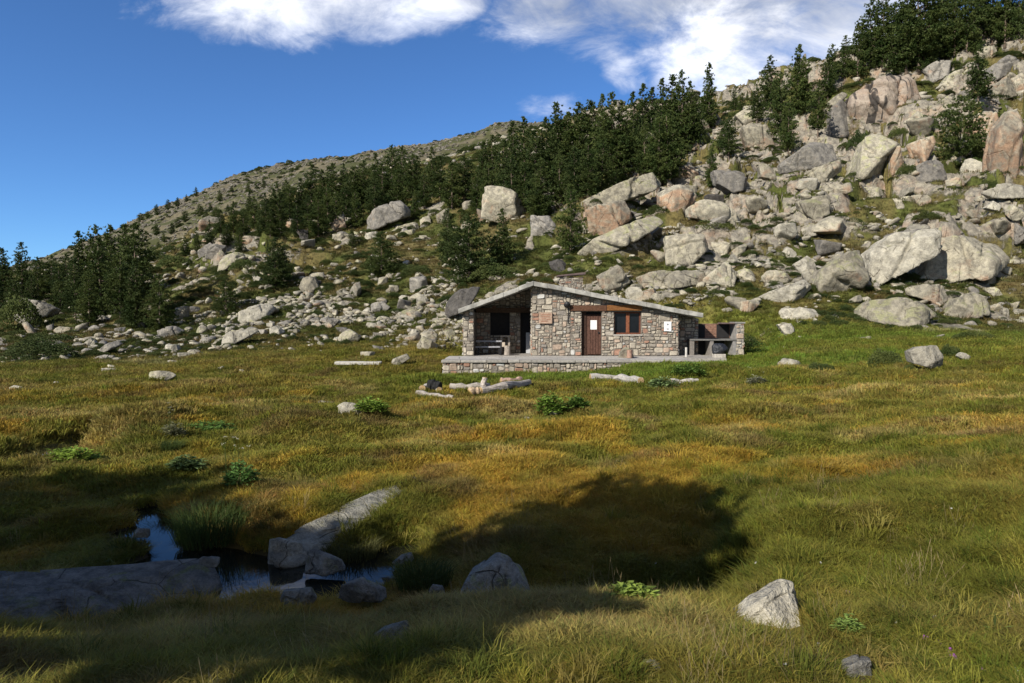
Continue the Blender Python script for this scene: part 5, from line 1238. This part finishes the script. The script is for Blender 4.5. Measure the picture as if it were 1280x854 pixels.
# barbecue
bb = empty('stone_barbecue', (10.1, 33.4, TZ), 0, 'open stone barbecue with a shelf and sooty fireplaces at the right end of the hut', 'barbecue')
YQ = 32.9; q0, q1, q2 = fx(872, YQ) , fx(920.5, YQ), fx(930.5, YQ); zs = zz(424, YQ); zt = zz(405, YQ)
TB_ = TZ - .35
m = MB().box(q0 - .35, q2, YQ + 1.0, YQ + 1.3, TB_, zt, MORT); g = np.random.default_rng(9)
z = zs + .02
while z < zt - .03:
    x = q0 - .35; h = .085
    while x < q1 - .02:
        w = g.uniform(.2, .34); s = g.uniform(.7, 1.1); m.box(x + .008, min(x + w, q1) - .008, YQ + .965, YQ + 1.0, z + .006, min(z + h, zt) - .006, tuple(np.array([.30, .17, .12]) * s)); x += w
    z += h
rel(m, bb).build('back_wall', M['masonry'], bb)
m = MB().box(q1 + .02, q2 - .02, YQ + .03, YQ + .998, TB_, zt + .02, (.26, .25, .235)); stonework(m, q1, q2, TB_, zt + .02, lambda u, v, o: (u, YQ + .03 - o, v), seed=16); stonework(m, YQ, YQ + 1.3, TB_, zt, lambda u, v, o: (q2 - .02 + o, u, v), seed=17)
m.box(q1 - .03, q2 + .03, YQ - .03, YQ + 1.0, zt + .022, zt + .09, (.26, .25, .23)); rel(m, bb).build('side_pillar', M['masonry'], bb)
m = MB().box(q0 - .35, q1 - .002, YQ - .02, YQ + .96, zs - .075, zs, (.16, .155, .145)); rel(m, bb).build('shelf', M['masonry'], bb, bevel=.01)
m = MB().box(fx(888, YQ), fx(892.5, YQ), YQ + .02, YQ + .96, TB_, zs - .092, (.22, .2, .18)); m.box(q0 - .35, q0 - .15, YQ + .02, YQ + .96, TB_, zs - .092, (.2, .18, .16)); m.box(fx(916.5, YQ), q1 - .002, YQ + .02, YQ + .96, TB_, zs - .092, (.24, .23, .22)); rel(m, bb).build('pier', M['masonry'], bb)
rel(MB().box(fx(903, YQ), fx(919, YQ), YQ + .93, YQ + .962, zs + .04, zt - .04).box(fx(869, YQ), fx(888, YQ), YQ + .93, YQ + .962, zs + .04, zt - .02), bb).build('fireplace', M['soot_and_shade'], bb)  # soot black sheets; the left one also stands for the hut's shadow
rel(MB().box(fx(904, YQ), fx(920, YQ), YQ + .2, YQ + .9, zt + .0, zt + .06, (.1, .1, .1)), bb).build('hood_slab', M['slate'], bb)
rel(MB().box(q0 - .15, q1 - .3, YQ + .9, YQ + .96, TB_, zs - .1), bb).build('recess_shade', M['soot_and_shade'], bb)  # dark sheet painted in as the shade under the shelf
x = fx(858, 31.6); tag(MB().tube([(0, 0, -.2), (0, 0, .42)], [.055, .05], 10, (.5, .48, .44)).build('stone_post', M['masonry'], None, loc=(x, 31.6, TZ)), 'short pale post standing at the right corner of the hut', 'post')
# block with the black sack on it
xq = 31.0
e = solid('stone_block', MB().box(fx(894, xq), fx(908, xq), xq, xq + .5, -2.3, zz(446, xq) + .12, (.4, .37, .32)), M['masonry'], 'squared stone block in front of the barbecue', 'block', (fx(901, xq), xq, -2.2), bevel=.03)
V, Fc = ico(4); g = np.random.default_rng(3)
ns = 1 + .25 * fbm(V * 1.6, 4, 5) - .12 * np.abs(fbm(V * 4, 3, 6)); V2 = V * ns[:, None] * [.36, .28, .30]; V2[:, 2] = np.maximum(V2[:, 2], -.2)
o = link('refuse_sack', mesh_np('refuse_sack', V2, Fc, M['bag'], True), None, (fx(901.5, xq), xq + .25, zz(446, xq) + .32)); tag(o, 'crumpled black plastic sack on the stone block by the barbecue', 'sack')
o = solid('stone_slab', MB().box(fx(882, 30), fx(910, 30), 30, 30.5, zz(454.5, 30) - .06, zz(454.5, 30), (.4, .38, .35)), M['masonry'], 'thin flat stone slab under the squared block beside the pointed boulder', 'slab', (fx(895, 30), 30, zz(455, 30)), bevel=.02)

# stones and stump on the terrace
rockV('rock', [(774,449),(776,440),(783,434),(790,437),(793,449)], M['rock'], D=30.6, seed=81, tilt=20, label='brown rounded stone on the terrace below the window', t=.9)
stump(787, None, .12, .36, 30.4, 'short upright stump beside the brown stone on the terrace', (.32, .2, .15))

# ------------------------------------------------------------------ logs
def log(name, pxs, r, Yd, label, c=(.42, .38, .33), cat='log', lift=0, cut=(.36, .25, .13)):
    """log along two or more photo points lying on the ground at about distance Yd"""
    pts = []
    for k, (px, py) in enumerate(pxs):
        p = hit(px, py + (4 if lift == 0 else 0)); p[2] += r * .75 + .05
        if lift: p = hit(pxs[0][0], 492); s_ = p[1]; p = at(px, py, s_)
        pts.append(Vector(p))
    out = []; n = 9
    for k in range(n):
        t = k / (n - 1) * (len(pts) - 1); i = min(int(t), len(pts) - 2); out.append(pts[i].lerp(pts[i + 1], t - i) + Vector((0, 0, random.uniform(-.03, .03))))
    o0 = pts[0].copy(); e = empty(name, o0, 0, label, cat)
    L = [p - o0 for p in out]; m = MB(); m.tube(L, [r * (1.05 - .2 * k / n) * random.uniform(.82, 1.12) for k in range(n)], 12, c, .12); m.build('bark', M['wood'], e, smooth=False)
    d = (L[0] - L[1]).normalized() * .012; m = MB(); m.tube([L[0] + d * .1, L[0] + d], [r * .9, r * .88], 12, cut); d = (L[-1] - L[-2]).normalized() * .012
    m.tube([L[-1] + d * .1, L[-1] + d], [r * .78, r * .76], 12, cut); m.build('cut_end', M['wood'], e); return e
log('log', [(738,473.5),(770,474.5),(801,478)], .14, 0, 'thick bleached white log lying below the terrace', (.38, .355, .315))
log('log', [(838,479),(872,477)], .09, (26.6, 27), 'thin bleached plank of wood right of the thick white log', (.42, .39, .34))
log('log', [(522,493),(548,497),(566,499.5)], .09, (24.2, 24.0, 23.9), 'grey log in front of the charred hollow log', (.30, .27, .235))
log('log', [(528,489),(537,484),(549,488)], .11, (24.8, 24.8, 24.5), 'curved hollow log piece of the left pile', (.42, .38, .33))
log('charred_log', [(538,486.5),(550,487)], .17, (24.9, 25.0), 'short charred black log at the left pile', (.02, .02, .02), cut=(.02, .02, .02))
log('log', [(601,491),(630,486),(661,480.5)], .12, (24.0, 25.0, 26.0), 'long grey log with an orange cut end at the right pile', (.36, .32, .28))
log('log', [(563,485.5),(590,484.5),(612,484)], .10, (25.8, 25.9, 26), 'pale thin log behind the right pile', (.32, .29, .25))
log('log', [(604,488),(604,481),(606,473)], .085, (24.6, 24.6, 24.6), 'upright branch stub sticking out of the right log pile', (.48, .42, .37), lift=1)
log('log', [(626,477.5),(640,477),(651,476.5)], .11, (26.3, 26.4, 26.5), 'short pinkish log lying across the far end of the long grey log', (.42, .28, .22))
log('log', [(588,493),(600,490)], .12, (24.0, 24.3), 'stubby log with a bright yellow cut face at the right pile', (.4, .3, .2), cut=(.6, .42, .16))
for i, (a, b, s) in enumerate([(571,489,8),(578,491,7),(584,488,9),(580,486,6),(592,486,7)]):
    q = hit(a, b); o = link('fire_ring_stone', protos_i[i % 5], None, q); w = s / F * q[1]; o.scale = (w, w, w * .8); tag(o, 'small stone of the fire ring left of the right log pile', 'stone', 'stones of the fire ring')
e = MB().box(0, 1, 0, .32, 0, 1, (.45, .43, .38)); p0, p1 = at(418, 457, 31), at(476, 457, 31)
sb = empty('stone_bench', (p0[0], 31, p0[2]), 0, 'long flat pale stone bench in the grass left of the terrace', 'bench')
MB().box(0, p1[0] - p0[0], 0, .45, .02, .17, (.45, .43, .38)).build('seat', M['masonry'], sb, bevel=.03)
for f in (.12, .5, .86): MB().box((p1[0] - p0[0]) * f, (p1[0] - p0[0]) * f + .2, .08, .4, -.3, .018, (.3, .28, .25)).build('support', M['masonry'], sb)

# ------------------------------------------------------------------ grass
def grass():
    g = np.random.default_rng(200)
    def ok(x, y, z):
        k = np.ones(len(x), bool)
        for (cx, cy, rx, ry) in EXCL: k &= ((x - cx) / max(rx, .02)) ** 2 + ((y - cy) / max(ry, .02)) ** 2 > 1
        k &= ~((x > tx0 - .15) & (x < 11.6) & (y > 28.85) & (y < 39)) | ((x > fx(905, 31)) & (y < 32.3)) & (x < 11.6)
        for (c_, n_, h_) in EXPOLY: k &= ((x[:, None] - c_[0]) * n_[:, 0] + (y[:, None] - c_[1]) * n_[:, 1] > h_ - .03).any(1)
        d = np.minimum(seg_dist(x, y, pool), seg_dist(x, y, pool2)); k &= ~((z < WZ + .02) & (d < .55)); k &= ~(seg_dist(x, y, up_str) < .42)
        k &= ~((seg_dist(x, y, gully) < .3) & (g.uniform(0, 1, len(x)) < .6))
        return k
    T = [tuft_mesh('tuft', n, .05, .15, .0052, b, s) for n, b, s in [(24, .5, 1), (26, .8, 2), (22, .35, 3), (26, 1.0, 4), (20, .6, 5), (24, .7, 6)]]
    F_ = [tuft_mesh('tuft', 26, .13, .17, .016, b, s) for b, s in [(.6, 11), (.9, 12), (.4, 13), (1.0, 14)]]
    def patch(name, N, r0, r1, pr, s0, s1, label, hs=1., bias=None, thr=60, power=0):
        N = int(N * 1.45)
        th = g.uniform(R(-thr), R(thr), N); u = g.uniform(0, 1, N)
        r = np.exp(math.log(r0) + u * math.log(r1 / r0)); x, y = r * np.sin(th), r * np.cos(th); z = ground(x, y); k = ok(x, y, z)
        if bias is not None: k &= bias(x, y, r)
        x, y, z, r = x[k], y[k], z[k], r[k]; n = len(x)
        C = ground_col(x, y, z) * g.uniform(.72, 1.32, (n, 1)) * (1 + g.normal(0, .07, (n, 3)))
        hn = fb2(x, y, .55, 3, 201); s = (s0 + (s1 - s0) * (np.log(r / r0) / math.log(r1 / r0))) * g.uniform(.7, 1.25, n)
        S = np.stack([s * 1.15, s * 1.15, s * hs * (1 + .7 * hn)], -1)
        # turn tall where the hummocks are
        scatter(name, pr, np.stack([x, y, z - .005], -1), np.stack([g.normal(0, .12, n), g.normal(0, .12, n), g.uniform(0, 6.28, n)], -1), np.maximum(S, .1), g.integers(0, len(pr), n), np.clip(C, .01, .8), label, 'grass')
        return n
    a = patch('grass', 100000, 1.9, 9.5, T, .62, 1.0, 'dense blades of green and straw coloured grass in the near meadow', hs=.62)
    b = patch('grass', 90000, 8.5, 42, F_, .62, 1.5, 'green and orange tussock grass over the far meadow up to the hut', hs=.75)
    c = patch('grass', 62000, 34, 130, F_, 1.3, 2.6, 'turf between the rocks of the hillside', hs=.6, bias=lambda x, y, r: rockf(x, y) < .45)
    # distinct taller tussocks, some dry and some dark green
    TT = [tuft_mesh('tussock', 70, .07, .22, .006, b, s) for b, s in [(.8, 51), (1.0, 52), (.6, 53), (.9, 54)]]
    N = 9000; th = g.uniform(R(-60), R(60), N); r = np.exp(g.uniform(math.log(2.4), math.log(34), N)); x, y = r * np.sin(th), r * np.cos(th); z = ground(x, y); k = ok(x, y, z) & (fb2(x, y, 1.4, 3, 220) > .02)
    x, y, z, r = x[k], y[k], z[k], r[k]; n = len(x); C = ground_col(x, y, z); t = g.uniform(0, 1, (n, 1)); C = np.where(t < .5, C * .62 * [.85, 1.1, .9], np.where(t < .8, C * 1.25, C * .7 + np.array([.10, .075, .03]))) * g.uniform(.8, 1.2, (n, 1))
    s = (.30 + .36 * np.log(r)) * g.uniform(.6, 1.3, n); sz = s * g.uniform(.5, .9, n)
    scatter('tussocks', TT, np.stack([x, y, z - .01], -1), np.stack([g.normal(0, .15, n), g.normal(0, .15, n), g.uniform(0, 6.28, n)], -1), np.stack([s, s, sz], -1), g.integers(0, 4, n), np.clip(C, .01, .8), 'tall tussocks of dry and dark green grass all over the meadow', 'grass')
    return a, b, c
grass()
# long pale seed stems on the near crest
def stems():
    g = np.random.default_rng(210); pr = []
    for sd in range(4):
        gg = np.random.default_rng(300 + sd); V, Fc = [], []
        for k in range(7):
            x, y = gg.normal(0, .05, 2); h = gg.uniform(.10, .2); lx, ly = gg.normal(0, .06, 2); w = .0009
            b = len(V); V += [(x-w, y, 0), (x+w, y, 0), (x+lx+w, y+ly, h), (x+lx-w, y+ly, h)]; Fc.append((b, b+1, b+2, b+3))
            b = len(V); V += [(x+lx-.0022, y+ly, h), (x+lx*1.05, y+ly*1.05, h-.008), (x+lx+.0022, y+ly, h), (x+lx*1.15, y+ly*1.15, h+.035)]; Fc.append((b, b+1, b+2, b+3))
        pr.append(mesh_np('stem', V, Fc, M['grass']))
    N = 420; th = g.uniform(R(-40), R(40), N); r = np.exp(g.uniform(math.log(2.2), math.log(9), N)); x, y = r * np.sin(th), r * np.cos(th)
    k = (fb2(x, y, .9, 2, 211) > .0) & (x > -9); x, y, r = x[k], y[k], r[k]; n = len(x); C = np.array([.26, .2, .1]) * g.uniform(.7, 1.25, (n, 1))
    scatter('seed_stems', pr, np.stack([x, y, ground(x, y)], -1), np.stack([g.normal(0, .1, n), g.normal(0, .1, n), g.uniform(0, 6.28, n)], -1), np.ones((n, 3)) * g.uniform(.7, 1.1, (n, 1)), g.integers(0, 4, n), C,
            'thin pale seed stems standing above the near grass', 'grass')
stems()
def big_tussock(px, pb, wpx, hpx, label, seed, col):
    q = hit(px, pb); s = q[1] / F; V, Fc = tuft(int(900), wpx * s * .4, hpx * s * 1.1, .006, .75, seed); C = np.tile(np.array(col), (len(V), 1)) * np.random.default_rng(seed).uniform(.6, 1.3, (len(V), 1))
    o = link('sedge_tussock', mesh_np('sedge_tussock', np.array(V), np.array(Fc), M['leaf'], False, C), None, q); tag(o, label, 'sedge')
big_tussock(262, 680, 100, 50, 'large arching dark green sedge tussock at the back of the pool', 1, (.06, .09, .022))
big_tussock(215, 678, 50, 30, 'smaller sedge tussock left of the large arching one', 2, (.05, .075, .018))
big_tussock(440, 700, 80, 30, 'sedge clump overhanging the pool under the sunlit slab', 3, (.09, .09, .03))
big_tussock(530, 735, 80, 34, 'dark sedge clump left of the upright foreground boulder', 4, (.06, .08, .02))
big_tussock(215, 566, 30, 16, 'round tussock at the head of the upper stream', 5, (.07, .1, .025))

# ------------------------------------------------------------------ trees behind the viewer whose shadows fall on the meadow
SAZ, SEL = R(-138), R(33)        # sun azimuth from +Y towards +X, elevation
sd = np.array([math.sin(SAZ) * math.cos(SEL), math.cos(SAZ) * math.cos(SEL), math.sin(SEL)])
def shade_tree(px, py, Yt, H, kind, dist, label):
    """pine standing towards the sun from the photo point so that its crown shades that point"""
    q = at(px, py, Yt); k = dist; p = q + sd * k / math.cos(SEL)
    x, y = p[0], p[1]; g0 = float(ground(x, y)); top = p[2] - g0
    pine(0, 0, 0, kind, label, 'pines behind the viewer', pos=np.array([x, y, g0]), H=top / .97 if H is None else H)
SH = [(835,628,7.5,9),(765,648,7.0,8.5),(862,668,6.5,9),(705,690,6.2,7.5),
      (20,602,9.2,13),(110,604,9.0,13),(200,606,8.9,13),(272,622,8.2,12),(-90,602,9.2,13),(120,680,6.6,9),(10,680,6.8,10),
      (300,678,6.5,7.5),(385,692,6.3,7.5),(470,706,6.0,7),(650,724,5.6,7),(220,705,6.0,7),(160,742,5.3,7),(60,748,5.3,7)]
for i, (px, py, Yt, ds) in enumerate(SH):
    shade_tree(px, py, Yt, None, 'tall' if i < 4 else 'high' if i < 11 else 'cap', ds, 'pine standing behind the viewer shading the near meadow')

# ------------------------------------------------------------------ light and sky
sun = bpy.data.lights.new('sun', 'SUN'); sun.energy = 4.2; sun.angle = R(.55); sun.color = (1, .94, .84)
so = bpy.data.objects.new('sun', sun); COL.objects.link(so); so.rotation_euler = Vector(sd).to_track_quat('Z', 'Y').to_euler()
w = bpy.data.worlds.new('World'); scene.world = w; w.use_nodes = True; nt = w.node_tree; nt.nodes.clear()
W = NT.__new__(NT); W.t = nt
sky = W.n('ShaderNodeTexSky'); sky.sky_type = 'NISHITA'; sky.sun_disc = False; sky.sun_elevation = SEL; sky.sun_rotation = SAZ
sky.altitude = 2200; sky.air_density = 1.0; sky.dust_density = .2; sky.ozone_density = 3.5
tc = W.n('ShaderNodeTexCoord'); sep = W.n('ShaderNodeSeparateXYZ'); nt.links.new(tc.outputs['Generated'], sep.inputs[0])
yy = W.math('MAXIMUM', sep.outputs[1], .05); U = W.math('DIVIDE', sep.outputs[0], yy); V = W.math('DIVIDE', sep.outputs[2], yy)
cmb = W.n('ShaderNodeCombineXYZ'); W.set(cmb.inputs[0], U); W.set(cmb.inputs[1], W.math('MULTIPLY', V, 1.7)); cv = cmb.outputs[0]
n1 = W.noise(cv, 5.5, 9, .62, .5); n2 = W.noise(cv, 2.2, 5, .55); n3 = W.noise(cv, 14, 8, .65, .6)
def blob(px, py, a, b, rot=0, amp=1):
    d = at(px, py, 1.0); u0, v0 = d[0], d[2]
    du = W.math('SUBTRACT', U, u0); dv = W.math('SUBTRACT', V, v0); c, s = math.cos(rot), math.sin(rot)
    x = W.math('MULTIPLY', W.math('ADD', W.math('MULTIPLY', du, c), W.math('MULTIPLY', dv, s)), F / a)
    y = W.math('MULTIPLY', W.math('SUBTRACT', W.math('MULTIPLY', dv, c), W.math('MULTIPLY', du, s)), F / b)
    return W.math('SUBTRACT', amp, W.math('ADD', W.math('MULTIPLY', x, x), W.math('MULTIPLY', y, y)))
bl = [(385, -4, 200, 56), (900, -50, 300, 130), (940, 40, 140, 90), (560, 0, 60, 26), (772, 80, 38, 60, .5, .35), (690, 10, 95, 50, 0, .8), (695, 130, 70, 26, .2, .05), (1060, 40, 130, 120)]
f = None
for q in bl:
    bq = W.math('MAXIMUM', blob(*q), -1.5); f = bq if f is None else W.math('MAXIMUM', f, bq)
dens = W.math('ADD', f, W.math('ADD', W.math('MULTIPLY', W.math('SUBTRACT', n1, .5), 2.6), W.math('MULTIPLY', W.math('SUBTRACT', n3, .5), 1.5)))
cm = W.ramp(dens, -.35, 1.35)
back = W.ramp(sep.outputs[1], .05, -.35); fill_cloud = W.ramp(W.noise(tc.outputs['Generated'], 2.6, 6, .6, .4), .40, .58)  # unseen clouds added behind the viewer for a neutral grey fill
cm = W.math('MAXIMUM', cm, W.math('MULTIPLY', back, fill_cloud))
core = blob(930, 62, 130, 70); grey = W.ramp(W.math('ADD', blob(880, -10, 330, 75), W.math('MULTIPLY', W.math('SUBTRACT', n2, .5), 1.2)), -.2, .8)
cc = W.mix(grey, (.78, .80, .86), (.36, .39, .46))
cc = W.mix(W.ramp(W.math('ADD', core, W.math('MULTIPLY', W.math('SUBTRACT', n1, .5), 3)), -.2, 1.2), cc, (.85, .86, .9))
cc = W.mix(back, cc, (.26, .26, .26))
cc = W.mix(1, cc, W.mix(W.ramp(n1, .3, .7), (.82,) * 3, (1.12,) * 3), 'MULTIPLY')
SK = .085; SKYTINT = (.60, .90, 1.20)
skc = W.mix(1, sky.outputs[0], SKYTINT, 'MULTIPLY')
scl = W.mix(1, cc, (1 / SK,) * 3, 'MULTIPLY')
bg = W.n('ShaderNodeBackground'); W.set(bg.inputs[0], W.mix(cm, skc, scl)); bg.inputs[1].default_value = SK
for n_ in nt.nodes:
    if n_.type == 'MIX': n_.clamp_result = False
ow = W.n('ShaderNodeOutputWorld'); nt.links.new(bg.outputs[0], ow.inputs[0])
vs = scene.view_settings; vs.view_transform = 'Standard'; vs.look = 'None'; vs.exposure = .6; vs.gamma = 1; vs.use_curve_mapping = False
scene.cycles.max_bounces = 5; scene.cycles.diffuse_bounces = 2; scene.cycles.transparent_max_bounces = 4
